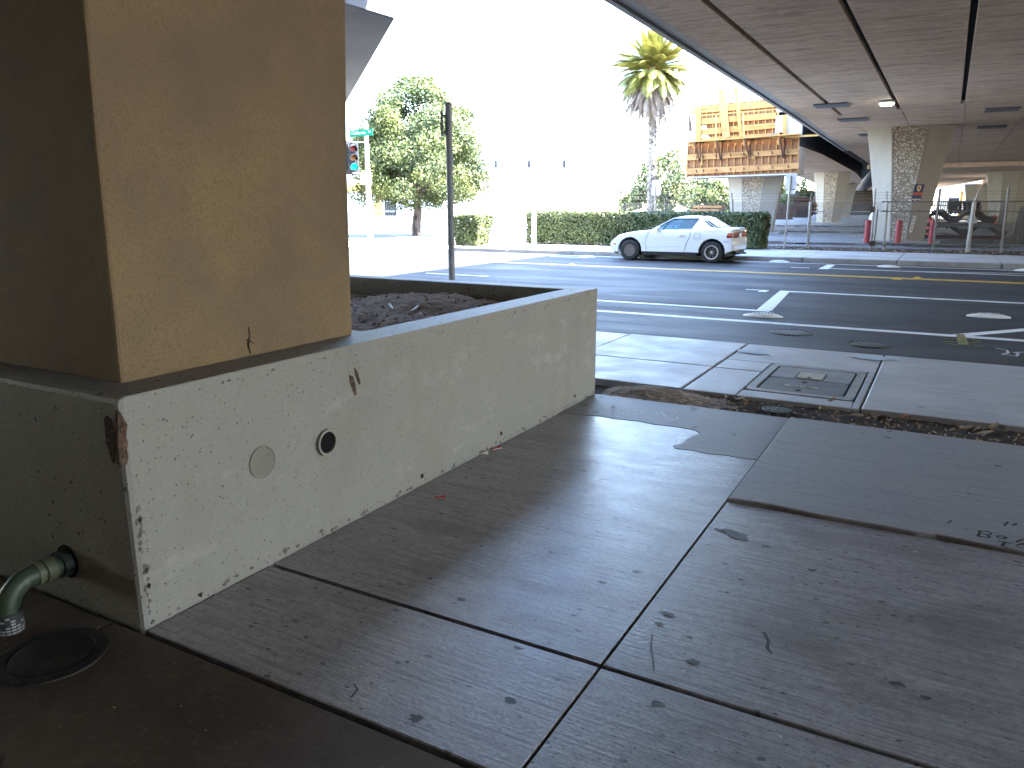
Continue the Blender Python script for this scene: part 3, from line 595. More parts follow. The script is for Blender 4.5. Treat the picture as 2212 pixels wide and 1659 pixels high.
wr = MB().tube([(-2.66, 1.232, .075), (-2.66, 1.232, -.01)], .041, 16).build('tape_wrap', 'wrap_black', t, smooth=True)
mb = MB()
for j in range(6):
    for k in range(16):
        if random.random() < .75:
            a0 = 2*math.pi*(k+.1*random.random())/16; a1 = a0+2*math.pi/16*.8; z = .004+j*.011; r = .0418
            mb.add([(-2.66+r*math.cos(a0), 1.232+r*math.sin(a0), z), (-2.66+r*math.cos(a1), 1.232+r*math.sin(a1), z), (-2.66+r*math.cos(a1), 1.232+r*math.sin(a1), z+.006), (-2.66+r*math.cos(a0), 1.232+r*math.sin(a0), z+.006)], [(0, 1, 2, 3)])
mb.build('tape_stripe', 'wrap_white', wr)
t = thing('manhole_cover', (-2.385, 1.21, 0), 'dark round manhole cover on the floor beside the green elbow pipe', 'manhole cover')
MB().lathe([(.165, -.02), (.165, .006), (.155, .010), (.128, .008), (.124, .002)], 40).build('frame_ring', 'black_iron', t, smooth=True, local=True)
MB().lathe([(.122, -.02), (.122, .007), (.115, .009), (.02, .009)], 40).build('lid', 'black_iron', t, smooth=True, local=True)

# --- right overpass over the camera -------------------------------------------------------
LE = [(-5.13, -24), (-5.13, -4), (-5.13, -1), (-5.13, 11), (-5.16, 14), (-5.40, 30), (-5.64, 40), (-5.9, 52.4), (-6.18, 67.4), (-6.9, 84.3), (-7.75, 97), (-9.6, 117), (-16.3, 177), (-26, 262), (-40, 384)]
RE = [(90, -24), (90, -4), (14, -1), (14, 11), (90, 14), (90, 30), (90, 40), (88, 52.4), (90, 67.4), (80, 84.3), (4.2, 97), (2.2, 117), (-5.5, 177), (-16, 262), (-29, 384)]  # right edge out of view, widened and notched to steer the light below
def smooth_edge(E, n=5):
    P_ = []
    for i in range(len(E)-1):
        p0, p1, p2, p3 = E[max(i-1, 0)], E[i], E[i+1], E[min(i+2, len(E)-1)]
        for k in range(n):
            t = k/n; h = p2[1]-p1[1]; m1 = (p2[0]-p0[0])/max(1e-6, p2[1]-p0[1])*h; m2 = (p3[0]-p1[0])/max(1e-6, p3[1]-p1[1])*h
            P_.append(((2*t**3-3*t*t+1)*p1[0]+(t**3-2*t*t+t)*m1+(-2*t**3+3*t*t)*p2[0]+(t**3-t*t)*m2, p1[1]+h*t))
    return P_+[E[-1]]
i0 = [i for i, e in enumerate(LE) if e[1] > 35][0]
LE = LE[:i0]+smooth_edge(LE[i0:])
def lerp_edge(E, y):
    for a, b in zip(E, E[1:]):
        if a[1] <= y <= b[1]: return a[0]+(b[0]-a[0])*(y-a[1])/(b[1]-a[1])
    return E[-1][0]
ZS = 4.6
dk = thing('overpass', (4, 30, ZS), 'wide concrete overpass deck overhead with black slots in its underside', 'overpass')
jl = lambda u: 31.0-.41*(u+4.56) if u < 1.6 else 28.5-.15*(u-1.6)
def strip_panel(u0, u1, v0, v1, z0=ZS, z1=ZS+.3, name='soffit_panel', m='soffit'):
    MB().prism([(u0, v0(u0) if callable(v0) else v0, z0), (u1, v0(u1) if callable(v0) else v0, z0), (u1, v1(u1) if callable(v1) else v1, z0), (u0, v1(u0) if callable(v1) else v1, z0)], (0, 0, z1-z0)).build(name, m, dk, bevel=.012)
gs = [-5.0, -3.76, -1.86, -.03, 1.82, 3.67, 5.52, 7.4, 9.3, 11.2, 14, 20, 27, 34, 41, 48, 60, 75, 90]
for a, b in zip(gs, gs[1:]):
    strip_panel(a+(.055 if a > -4.9 else 0), b-.055, -24 if b < 14.1 else 14.2, lambda u: jl(u)-.02)
    if b > 14.1: strip_panel(a+.055, b-.055, -24, -4.1)
    if b < 90: MB().box(b-.05, b+.05, -24 if b < 14 else 14.2, jl(b)-.03, ZS+.10, ZS+.2).build('joint_seal', 'seal', dk)
# joint lines beyond the hinge, panels of the solid box
vs_ = [None, 36.3, 46, 57, 67]
for i in range(4):
    for k, (a, b) in enumerate(zip([-5.3, -3.6, -1.8, .05, 1.9, 5.5, 9.5], [-3.6, -1.8, .05, 1.9, 5.5, 9.5, 80])):
        g = .009
        v0 = (lambda u: jl(u)+.012) if i == 0 else (lambda u, q=vs_[i]: q-.03*(u+5)+.012)
        v1 = lambda u, q=vs_[i+1]: q-.03*(u+5)-.012
        fx = lambda u, v: u if k else u
        l0 = lerp_edge(LE, 30 if i == 0 else vs_[i])+.03 if k == 0 else a+g
        l1 = lerp_edge(LE, vs_[i+1])+.03 if k == 0 else a+g
        r0, r1 = (b-g, b-g) if k < 6 else (lerp_edge(RE, 30 if i == 0 else vs_[i]), lerp_edge(RE, vs_[i+1]))
        MB().prism([(l0, v0(l0), ZS), (r0, v0(r0), ZS), (r1, v1(r1), ZS), (l1, v1(l1), ZS)], (0, 0, .3)).build('soffit_panel', 'soffit', dk)
ys = [67.3]+[e[1] for e in LE if e[1] > 68]
mb = MB()
for a, b in zip(ys, ys[1:]): mb.prism([(lerp_edge(LE, a)+.03, a, ZS), (lerp_edge(RE, a), a, ZS), (lerp_edge(RE, b), b, ZS), (lerp_edge(LE, b)+.03, b, ZS)], (0, 0, .3))
mb.build('soffit_panel', 'soffit', dk)
MB().box(-5.9, 24, 66.2, 67.25, ZS-.35, ZS-.012).build('cross_beam', 'soffit', dk, bevel=.03)
rings = []
for y in sorted({e[1] for e in LE} | {e[1] for e in RE}):
    a = lerp_edge(LE, y); b = lerp_edge(RE, y); rings.append([(a+.03, y, ZS+.304), (b-.012, y, ZS+.304), (b, y, 6.7), (a+.03, y, 6.7)])
MB().loft(rings).build('box_girder', 'soffit', dk)
rings = [[(a+.42, y, ZS-.004), (a+.2, y, 7.7), (a, y, 7.7), (a, y, ZS-.004)] for a, y in LE]
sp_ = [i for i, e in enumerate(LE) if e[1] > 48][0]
MB().loft(rings[:sp_+1]).build('parapet', 'fascia', dk); MB().loft(rings[sp_:]).build('parapet', 'fascia_dark', dk)  # far stretch takes the dark colour in place of shade
rings = [[(a+.20, y, ZS-.03), (a+.20, y, ZS-.005), (a+.15, y, ZS-.005), (a+.15, y, ZS-.03)] for a, y in LE]
MB().loft(rings).build('drip_strip', 'fascia_dark', dk)
rings = [[(a+.25, y, 6.72), (a+.25, y, 7.75), (a+.05, y, 7.75), (a+.05, y, 6.72)] for a, y in RE]
MB().loft(rings).build('parapet', 'fascia', dk)
for (u, v) in ((-3.67, 27.42), (-3.51, 32.16), (-3.45, 39.15), (1.13, 31.28), (1.09, 37.75)):
    MB().box(u-.5, u+.5, v-.45, v+.45, ZS-.05, ZS-.004).build('joint_plate', 'plate_grey', dk, bevel=.008)
# lamps under the deck
g = PG(1916, 221, ZS-.05)
t = thing('soffit_lamp', (g.x, g.y, ZS), 'lit round lamp on the overpass underside near the end of a slot', 'lamp')
MB().lathe([(.24, 0), (.25, -.05), (.22, -.08)], 24).build('housing', 'galv', t, local=True, smooth=True)
MB().lathe([(.21, -.07), (.20, -.11), (.14, -.15), (.01, -.165)], 24).build('lens', 'lamp_lit', t, local=True, smooth=True)
g = PG(1894.5, 316, ZS-.15)
t = thing('soffit_lamp', (g.x, g.y, ZS), 'small unlit globe lamp under the overpass left of the aggregate pier', 'lamp')
MB().lathe([(.06, 0), (.06, -.08)], 12).build('stem', 'galv', t, local=True)
MB().lathe([(.07, -.08), (.15, -.14), (.17, -.22), (.14, -.31), (.05, -.37)], 16).build('globe', 'lamp_globe', t, local=True, smooth=True)

# --- piers with a pebble-faced centre panel
def pier(u, v, zt, hb, ht, label, pb=.29, ptp=.68, depth=1.5, flip=0, grp='flared concrete piers', zb=-.05, pm='aggregate'):
    t = thing('bridge_pier', (u, v, 0), label, 'column', grp)
    N = 7; L = {'left': [], 'mid': [], 'right': [], 'back': []}; body = []
    for i in range(N):
        s = i/(N-1); z = zb+(zt-zb)*s; k = s**1.35; w = hb+(ht-hb)*k; p = pb+(ptp-pb)*k
        yc = .42+.1*k
        body.append([(-w, yc, z), (-p, 0, z), (p, 0, z), (w, yc, z), (w, depth-yc, z), (p, depth, z), (-p, depth, z), (-w, depth-yc, z)])
        L['mid'].append([(-p+.03, -.02, z), (p-.03, -.02, z), (p-.03, .05, z), (-p+.03, .05, z)])
    MB().loft(body).build('shaft', 'pier', t, local=True, bevel=.015)
    MB().loft(L['mid']).build('pebble_panel', pm, t, local=True)
    for sg in (-1, 1):
        mb = MB(); mb.loft([[(sg*q[1][0]-.02, -.035, q[0][2]), (sg*q[1][0]+.02, -.035, q[0][2]), (sg*q[1][0]+.02, .03, q[0][2]), (sg*q[1][0]-.02, .03, q[0][2])] for q in L['mid']]); mb.build('edge_rib', 'pier', t, local=True)
    MB().box(-hb-.5, hb+.6, -.5, depth+.4, -.05, .07).build('footing', 'kerb', t, local=True, bevel=.02)
    return t
main = pier(-1.78, 35.9, ZS+.0, .93, 1.62, 'large flared pier with pebbled panel, signs on its right face', pb=.31, ptp=.68)
pier(-9.67, 44.4, 3.1, 1.12, 1.53, 'flared pier under the timber formwork behind the hedge', pb=.42, ptp=.62)
a_ = PV(1787, 476, 76); pier(a_.x, 76, 4.5, .98, 1.6, 'flared pier under the curved ramp, middle distance', pb=.4, ptp=.62)
a_ = PV(1820, 462, 115); pier(a_.x-.3, 115, 4.5, 1.1, 1.7, 'farthest flared pier under the curved ramp')
a_ = PV(2176, 445, 85); pier(a_.x, 85, ZS, 1.3, 1.95, 'dim flared pier at far right beyond the vertical sheeting', pb=.5, ptp=.7, pm='pier')
a_ = PV(2116, 445, 112); pier(a_.x, 112, 4.2, 1.3, 1.9, 'distant flared pier behind the dark panel stack', pb=.5, ptp=.7, pm='pier')
# signs on the main pier's right face
def face_pt(x, y):      # right chamfer of the main pier, pushed out a little
    q = PV(x, y, 36.13); return q+Vector((0, -.0, 0))
def face_dir():
    return Vector((.62, .50, 0)).normalized()
e1 = face_dir(); e3 = Vector((0, 0, 1)); nrm = Vector((.50, -.62, 0)).normalized()
def onface(x, y):
    # ray hits chamfer plane that passes the panel edge at this height
    d = ray(x, y); best = None
    for _ in range(3):
        z = CZ if best is None else best.z
        s = (z+.05)/(ZS+.05); k = max(s, 0)**1.35; p = .31+(.68-.31)*k; w_ = .93+(1.62-.93)*k; yc = .42+.1*k
        a = Vector((-1.78+p, 35.9, z)); b = Vector((-1.78+w_, 35.9+yc, z)); n_l = Vector((b.y-a.y, -(b.x-a.x), 0)).normalized()
        tt = (a-O).dot(n_l)/d.dot(n_l); best = O+d*tt
    return best+n_l*.035, n_l
t0, nl = onface(1981.5, 415.5); tang = Vector((-nl.y, nl.x, 0))
po = thing('pier_poster', t0, 'blue poster with cream shield and red band on the pier', 'sign')
def card(parent, c, wd, ht, m, name, dz=0, tilt=0.):
    c = Vector(c)+nl*dz; mb = MB(); x = tang*wd/2; y = e3*ht/2+tang*tilt*ht/2
    mb.prism([c-x-y, c+x-y, c+x+y, c-x+y], nl*.006); return mb.build(name, m, parent)
tl = .16
card(po, t0, .40, .62, 'navy', 'board', 0, tl)
card(po, t0-e3*.065-tang*.01, .38, .12, 'band_red', 'red_band', .007, tl)
card(po, t0-e3*.275-tang*.045, .36, .03, 'sign_face', 'white_strip', .007, tl)
sh = [(-.09, .10), (-.045, .115), (0, .13), (.045, .115), (.09, .10), (.085, 0), (.05, -.08), (0, -.13), (-.05, -.08), (-.085, 0)]
mb = MB(); c_ = t0+nl*.0065+e3*.145+tang*.025; mb.prism([c_+tang*(a+b*.1)+e3*b for a, b in sh], nl*.006); mb.build('shield', 'cream', po)
mb = MB(); mb.prism([c_+nl*.007+tang*(a*.45)+e3*(b*.4+.02) for a, b in sh], nl*.003); mb.build('shield_centre', 'band_red', po)
t1, nl = onface(1970, 484); tang = Vector((-nl.y, nl.x, 0))
pn = thing('number_strip', t1, 'white vertical strip with black digits on the pier, below the poster', 'sign')
card(pn, t1, .13, .66, 'sign_face', 'strip', 0, .16)
for i, ch in enumerate('0903'):
    text(ch, .16, 'ink', pn, t1+nl*.007+e3*(.22-.145*i)+tang*(.022-.02*i), tang, e3, name='digit', depth=.002)
t2, nl = onface(1968, 434)
tg = thing('small_plate', t2, 'small white plate on the pier between poster and number strip', 'sign'); card(tg, t2, .30, .10, 'sign_face', 'plate'); card(tg, t2+tang*.05, .07, .06, 'ink', 'mark', .007)

# --- curved ramp on the left of the gap, unfinished end toward the road ----------------------
RR = [(.9*a, .9*b) for a, b in [(-8.12, 49.0), (-7.95, 55.4), (-8.55, 77), (-9.35, 94.5), (-11.1, 117), (-18.0, 177), (-28.5, 262), (-43, 384)]]
RR = RR[:1]+smooth_edge(RR[1:])
rp = thing('ramp', (-11, 60, 4.84), 'curved concrete ramp deck with unfinished end, left of the gap', 'overpass')
MB().loft([[(a-.15, y, 4.5), (a-5.6, y, 4.5), (a-6., y, 6.6), (a-.05, y, 6.6)] for a, y in RR]).build('box_girder', 'soffit', rp)
MB().loft([[(a, y, 4.505), (a, y, 7.5), (a-.14, y, 7.5), (a-.14, y, 4.52)] for a, y in RR]).build('shade_fascia', 'fascia_dark', rp)  # shade of the gap between the decks is in its colour
MB().loft([[(a+.05, y, 4.46), (a+.05, y, 4.52), (a-.25, y, 4.52), (a-.25, y, 4.46)] for a, y in RR]).build('edge_lip', 'soffit', rp)
MB().loft([[(a-6.01, y, 5.6), (a-6.01, y, 7.5), (a-6.2, y, 7.5), (a-6.2, y, 5.6)] for a, y in RR]).build('parapet', 'fascia', rp)
MB().loft([[(a+1.3, y, 6.35), (a+1.3, y, 7.6), (a-.2, y, 7.6), (a-.2, y, 6.35)] for a, y in RR]).build('shade_overhang', 'fascia', rp)  # hidden overhang added to keep sun off the ramp fascia
MB().box(-8.55, -7.2, 43.75, 44.05, 5.1, 6.45).build('end_wall', 'fascia', rp)
MB().box(-12.87, -7.25, 43.5, 45.8, 3.13, 4.49).build('bent_cap', 'fascia', rp)

# --- overhead deck piece to the left of the camera
lf = thing('side_overpass', (-14, 5, ZS), 'grey corner of another overpass deck, upper left behind the column', 'overpass')
poly = [(-5.6, -24), (-5.6, 5.5), (-8.9, 10.2), (-8.82, 11.6), (-16.8, 19.5), (-30, 32), (-38, 24.5), (-22, 9), (-46, 6), (-46, -24)]  # hidden part of the outline closes the gap and left side against light
MB().prism([(x, y, ZS) for x, y in poly], (0, 0, 1.6)).build('slab', 'grey_concrete', lf, bevel=.03)
MB().prism([(-5.6, -24, 6.22), (-5.6, 4.2, 6.22), (-7.55, 9.8, 6.22), (-7.5, 11.2, 6.22), (-8.84, 11.62, 6.22), (-16.82, 19.52, 6.22), (-30, 32.02, 6.22), (-38.6, 24, 6.22), (-22.6, 8.5, 6.22), (-46.5, 5.5, 6.22), (-46.5, -24, 6.22)], (0, 0, 1.0)).build('shade_overhang', 'fascia', lf)  # upper slab out of view, added to keep sun off the face below
# --- far overpass crossing behind at the right
fo = thing('far_overpass', (20, 122, 4.1), 'distant overpass beam crossing at far right behind the piers', 'overpass')
MB().box(3.0, 90, 99, 150, 4.0, 5.0).build('beam', 'soffit', fo)  # depth behind the front edge stretched to cast shade on the piers
MB().box(2.9, 90, 98.8, 98.99, 4.0, 6.0).build('parapet', 'fascia', fo)
fa = thing('far_dark_backing', (-16, 168, 0), 'dark soil-coloured wall added far under the curving overpass to darken the opening', 'wall')  # added backing; its soil colour stands in for the dark far bay
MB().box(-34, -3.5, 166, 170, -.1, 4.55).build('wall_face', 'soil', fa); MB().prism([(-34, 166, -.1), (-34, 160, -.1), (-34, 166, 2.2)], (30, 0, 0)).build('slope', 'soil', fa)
# unseen wall added behind the viewpoint to keep light out
ab = thing('rear_light_block', (2, -13, 0), 'unseen wall added behind the viewpoint to block light from the rear', 'wall')
MB().box(-46, 90, -14.5, -13, -.5, ZS-.01).build('wall_face', 'soffit', ab)

# ================================================================== TIMBER FORMWORK
VB = 43.02
def FX(x, y): return (1465.45+.1375*x, 182.5+.1375*y)
def FP(x, y, v): return PV(*FX(x, y), v)
fw = thing('formwork', (-10.1, 43.4, 3.1), 'orange plywood and timber formwork around the unfinished ramp end', 'formwork')
def board(pa, pb, wd, dp, v, name, m='lumber', parent=fw, **k):
    mb = MB(); mb.beam(FP(*pa, v), FP(*pb, v), wd, dp, (0, 1, 0)); return mb.build(name, m, parent, **k)
def quadplate(pts, v, th, name, m):
    mb = MB(); mb.prism([FP(*p, v) for p in pts], (0, th, 0)); return mb.build(name, m, fw)
# lower panel: plywood sheets, studs, doubled walers
TL, TR, BR, BL = (160, 900), (1915, 770), (1880, 1385), (135, 1450)
sx = [135, 245, 350, 455, 555, 660, 765, 875, 985, 1090, 1200, 1310, 1420, 1535, 1650, 1765, 1880]
def top_y(x): return 900+(770-900)*(x-160)/1755
def bot_y(x): return 1450+(1385-1450)*(x-135)/1745
for i in range(0, 16, 2):
    x0, x1 = sx[i]+1, sx[i+2]-1
    quadplate([(x0, bot_y(x0)), (x1, bot_y(x1)), (x1+14*(i > 12)*2, top_y(x1)), (x0+10, top_y(x0))], VB+.05+random.uniform(0, .008), .02, 'plywood_sheet', 'plywood')
for x in sx: board((x, bot_y(x)-8), (x+12, top_y(x)+8), .055, .1, VB, 'stud', 'lumber')
for ya, yb in ((915, 790), (950, 835), (1125, 1035), (1170, 1070), (1345, 1255), (1392, 1300)):
    v = VB-.10
    if ya in (1125, 1170):
        for xa, xb, o in ((140, 600, 0), (610, 745, 6), (740, 1060, 0), (1180, 1890, 0)):
            f = lambda x: ya+(yb-ya)*(x-150)/1740+o
            board((xa, f(xa)), (xb, f(xb)), .155, .06, v-(.01 if o else 0), 'waler', 'lumber')
    else:
        xm = random.choice([900, 1120]); f = lambda x: ya+(yb-ya)*(x-150)/1740
        board((140, f(140)), (xm, f(xm)), .155, .06, v, 'waler', 'lumber'); board((xm+8, f(xm+8)), (1890, f(1890)), .155, .06, v, 'waler', 'lumber')
for ya, yb in ((930, 812), (1147, 1052), (1368, 1278)):
    for x in (280, 390, 590, 815, 1025, 1250, 1470, 1720):
        y = ya+(yb-ya)*(x-150)/1740
        board((x-3, y-24), (x+5, y+24), .03, .05, VB-.17, 'clamp', 'rust')
quadplate([(150, 1452), (1700, 1395), (1700, 1420), (150, 1470)], VB-.05, 2.2, 'sill_beam', 'fascia')
# platform, brackets, guard rail
mb = MB(); 
for j in range(3):
    a = FP(180, 905, VB-.25-.3*j); b = FP(1915, 778, VB-.25-.3*j); MB().beam(a, b, .28, .05).build('deck_plank', 'lumber_new', fw)
for (xa, xb, y0, xt, yt) in ((250, 385, 912, 338, 1225), (600, 735, 892, 662, 1185), (1040, 1180, 870, 1120, 1175), (1590, 1700, 838, 1645, 1150)):
    br = MB(); br.beam(FP(xa, y0, VB-1.0), FP(xb, y0-8, VB-.12), .06, .06); br.beam(FP(xa+8, y0, VB-1.0), FP(xt, yt, VB-.2), .06, .06); br.beam(FP((xa+xb)/2+25, y0, VB-.22), FP(xt+8, yt, VB-.2), .06, .06)
    br.build('bracket', 'rust', fw)
board((360, 1130), (365, 1270), .1, .05, VB-.2, 'loose_block', 'lumber_new'); board((1035, 1050), (1195, 1170), .13, .06, VB-.16, 'loose_block', 'lumber_new')
VU = 43.87
for a, b in (((232, 1000), (232, 905)), ((580, 990), (587, 480)), ((1030, 960), (1010, 450)), ((1570, 950), (1562, 410))): board(a, b, .06, .06, VB-.8, 'guard_post', 'lumber_new')
board((285, 492), (1560, 388), .06, .04, VB-.86, 'guard_rail', 'lumber_new')
board((1290, 835), (1560, 768), .08, .06, VB-.7, 'loose_pole', 'galv_dark')
mb = MB(); mb.beam(PV(1668, 297.5, VB-.6), PV(1818, 289, VB-.9), .09, .05, (0, 1, 0)); mb.build('projecting_board', 'lumber_new', fw)
# upper panel
ux = [285, 375, 440, 540, 650, 760, 870, 980, 1095, 1190, 1260, 1370, 1480, 1580, 1690]
ty = lambda x: 330+(225-330)*(x-285)/1150
for i in range(0, 14, 2):
    x0, x1 = ux[i], ux[i+2]
    quadplate([(x0, 880), (x1-1, 850), (x1-1, ty(x1)), (x0, ty(x0))], VU+.06+random.uniform(0, .008), .02, 'plywood_sheet', 'plywood')
for x in ux[1:]: board((x, 860), (x+6, ty(x)), .055, .1, VU, 'stud', 'lumber_new')
for ya, yb in ((375, 285), (430, 335), (560, 472), (605, 520), (725, 630), (775, 668), (855, 790)):
    f = lambda x: ya+(yb-ya)*(x-285)/1150
    board((200 if ya in (375, 430) else 285, f(200)), (1700, f(1700)), .155, .06, VU-.09, 'waler', 'lumber_new')
for a, b, wd in (((298, 890), (298, 330), .17), ((332, 890), (332, 325), .13), ((756, 840), (672, 85), .40), ((985, 825), (898, 55), .17), ((1672, 780), (1672, 475), .2)):
    board(a, b, wd, .06, VU-.22, 'upright_plank', 'lumber_new' if wd < .3 else 'lumber')
board((530, 100), (960, 45), .03, .03, VU-.26, 'tie_rod', 'rust'); board((286, 300), (286, 50), .025, .025, VU-.2, 'tie_rod', 'galv')
quadplate([(1710, 790), (1830, 770), (1830, 470), (1710, 500)], VU+.1, .06, 'end_panel', 'fascia')
quadplate([(1585, 770), (1655, 765), (1655, 520), (1585, 525)], VU+.04, .01, 'bare_patch', 'fascia')
for pts in ([(355, 850), (500, 845), (470, 800), (400, 790), (360, 800)], [(355, 705), (455, 700), (430, 640), (380, 635), (357, 660)]): quadplate(pts, VU-.13, .03, 'foam_patch', 'cream')

# ================================================================== VEGETATION
def limb(mb, a, b, r0, r1, n=7, wob=.06):
    a = Vector(a); b = Vector(b); pts = []; rs = []
    for i in range(6):
        s = i/5; p = a.lerp(b, s)
        if 0 < i < 5: p += Vector((random.uniform(-wob, wob), random.uniform(-wob, wob), 0))*(b-a).length
        pts.append(p); rs.append(r0+(r1-r0)*s)
    mb.tube(pts, rs, n)
def tree(name, base, label, prof, nclump, nleaf, size, m, trunk_r, trunk_h, grp=None, lean=(0, 0), cat='tree', clump_r=.5, sq=(1, 1)):
    """prof: list of (z, radius) for the crown outline"""
    t = thing(name, base, label, cat, grp); B = Vector(base)
    zs = [p[0] for p in prof]; rs = [p[1] for p in prof]
    rad = lambda z: np.interp(z, zs, rs)
    P = []; cl = []
    z = RN.uniform(zs[0], zs[-1], nclump*3); keep = RN.uniform(0, max(rs), nclump*3) < rad(z)*1.05; z = z[keep][:nclump]
    for zz in z:
        r = rad(zz)*(.35+.62*math.sqrt(RN.uniform())); a = RN.uniform(0, 2*math.pi); cl.append((r*math.cos(a)*sq[0], r*math.sin(a)*sq[1], zz))
    cl = np.array(cl); k = RN.integers(0, len(cl), nleaf); d = RN.normal(size=(nleaf, 3)); d /= np.linalg.norm(d, axis=1)[:, None]
    rr = clump_r*RN.uniform(.35, 1, nleaf)**.6*RN.choice(RN.uniform(.6, 1.3, 30), nleaf); P = cl[k]+d*rr[:, None]*np.array([1, 1, .8])
    nr = P-np.array([0, 0, (zs[0]+zs[-1])/2]); nr /= np.linalg.norm(nr, axis=1)[:, None]+1e-6
    P = P+np.array([B.x+lean[0], B.y+lean[1], B.z])
    quads_mesh('crown', m, leaf_quads(P, size, nr*.9, .35), t)
    mb = MB(); top = Vector((B.x+lean[0]*.6, B.y+lean[1]*.6, B.z+trunk_h))
    limb(mb, B+Vector((0, 0, -.1)), top, trunk_r*1.25, trunk_r*.85, 10, .03)
    mb.build('trunk', 'bark', t, smooth=True)
    mb = MB()
    for c in cl[:: max(1, len(cl)//26)]: limb(mb, top-Vector((0, 0, .1)), Vector(c)*.92+Vector((B.x+lean[0], B.y+lean[1], B.z)), trunk_r*.45, trunk_r*.1, 5, .05)
    mb.build('branches', 'bark', t, smooth=True)
    return t
tree('street_tree', (-23.5, 32.2, -.1), 'broad leafy street tree at left behind the grey sign pole', [(1.75, 1.4), (2.1, 3.55), (3.0, 3.4), (4.2, 3.2), (5.2, 2.9), (6.2, 2.3), (6.9, 1.45), (7.6, .4)], 260, 85000, .15, 'leaf_tree', .2, 2.3, lean=(.15, 0), clump_r=.66)
def tree_at(name, x, y, v, label, hpx, rpx, m, n, size, grp='background trees', cl=60, th=.25):
    g = PV(x, y, v); k = (O-g).length/CF; H = hpx*k; r = rpx*k; b = Vector((g.x, v, -.1)); z0 = max(1., g.z-H*.5) if False else .8
    zt = g.z
    tree(name, b, label, [(zt*.14, r*.75), (zt*.3, r), (zt*.55, r*.95), (zt*.8, r*.65), (zt, r*.15)], cl, n, size, m, th, zt*.35, grp, clump_r=r*.26)
tree_at('background_tree', 1452, 328, 92, 'big dark green tree behind the palm trunk', 0, 80, 'leaf_far', 9000, .42)
tree_at('background_tree', 1545, 385, 84, 'yellow green tree left of the pier under the formwork', 0, 55, 'leaf_tree', 6000, .34)
tree_at('background_tree', 1344, 402, 88, 'small round tree left of the palm trunk', 0, 26, 'leaf_tree', 3000, .3)
tree_at('background_tree', 1672, 378, 110, 'bright tree seen between the two ramp piers, left one', 0, 34, 'leaf_tree', 4000, .38)
tree_at('background_tree', 1722, 372, 120, 'dark narrow tree behind the sign seen from the back', 0, 34, 'leaf_far', 4000, .38)
tree_at('background_tree', 764, 382, 62, 'small tree seen under the traffic signal', 0, 16, 'leaf_tree', 1800, .2)
# hedges
def hedge(name, x0, x1, y0, y1, h, label, n, size, m='leaf_hedge', taper=.0):
    t = thing(name, ((x0+x1)/2, (y0+y1)/2, 0), label, 'hedge' if name == 'hedge' else 'bush')
    MB().box(x0+.16+taper, x1-.16-taper, y0+.16+taper, y1-.16-taper, .15, h-.14).build('dark_core', 'leaf_core', t)  # solid near-black box fills the inside of the leaves
    L = [(x1-x0)*h, (x1-x0)*h, (y1-y0)*h, (y1-y0)*h, (x1-x0)*(y1-y0)]; f = RN.choice(5, n, p=np.array(L)/sum(L)); a = RN.uniform(0, 1, n); b = RN.uniform(0, 1, n); dep = RN.exponential(.05, n)-.04
    X = np.where(f == 0, x0+a*(x1-x0), np.where(f == 1, x0+a*(x1-x0), np.where(f == 2, x0+dep, np.where(f == 3, x1-dep, x0+a*(x1-x0)))))
    Y = np.where(f == 0, y0+dep, np.where(f == 1, y1-dep, y0+b*(y1-y0)))
    Y = np.where((f == 2) | (f == 3), y0+a*(y1-y0), Y); Z = np.where(f == 4, h-dep, .06+b*(h-.06))
    lump = np.array([MN.noise(Vector((xx*1.7, yy*1.7, zz*2.2))) for xx, yy, zz in zip(X, Y, Z)])*.07
    N = np.zeros((n, 3)); N[f == 0, 1] = -1; N[f == 1, 1] = 1; N[f == 2, 0] = -1; N[f == 3, 0] = 1; N[f == 4, 2] = 1
    k = 1-taper*1.0*(1-Z/h); cx, cy = (x0+x1)/2, (y0+y1)/2
    if taper: X = cx+(X-cx)*(k); Y = cy+(Y-cy)*k
    P = np.stack([X, Y, Z], 1)+N*lump[:, None]
    quads_mesh('foliage', m, leaf_quads(P, size, N, .25, .62), t)
    mb = MB()
    for i in range(int((x1-x0)*2)+3): x = random.uniform(x0+.2, x1-.2); y = random.uniform(y0+.2, y1-.2); limb(mb, (x, y, -.02), (x+random.uniform(-.1, .1), y, .4), .02, .012, 5)
    mb.build('stems', 'bark', t); return t
hedge('hedge', -14.3, -5.45, 26.75, 28.0, 1.2, 'long clipped hedge behind the white car', 42000, .085)
hedge('bush', -15.95, -14.75, 23.9, 25.0, 1.12, 'small clipped square bush standing alone by the kerb', 9000, .085, taper=.3)

# --- palm
pb = PV(1405, 465, 48); palm = thing('palm_tree', (pb.x, 48, -.1), 'tall date palm with a skirt of dead fronds', 'palm tree')
PT = Vector((-16.9, 48, 9.55))
mb = MB(); pts = []; rs = []
for i in range(60):
    s = i/59; pts.append((pb.x+.1+(PT.x-pb.x-.1)*s**1.2, 48, -.2+s*(9.4))); rs.append((.30-.08*s)*(1+.05*(i % 2)))
mb.tube(pts, rs, 14); mb.build('trunk', 'palm_bark', palm)
mb = MB()
for i in range(190):
    s = random.random(); a = random.uniform(0, 6.28); z = s*6.6; k = z/9.4; x = pb.x+.1+(PT.x-pb.x-.1)*k**1.2; r = .30-.08*k
    mb.beam((x+r*.95*math.cos(a), 48+r*.95*math.sin(a), z), (x+(r+.06)*math.cos(a), 48+(r+.06)*math.sin(a), z+.12), .09, .05)
tag(mb.build('boot_scars', 'palm_bark', palm), kind='stuff')
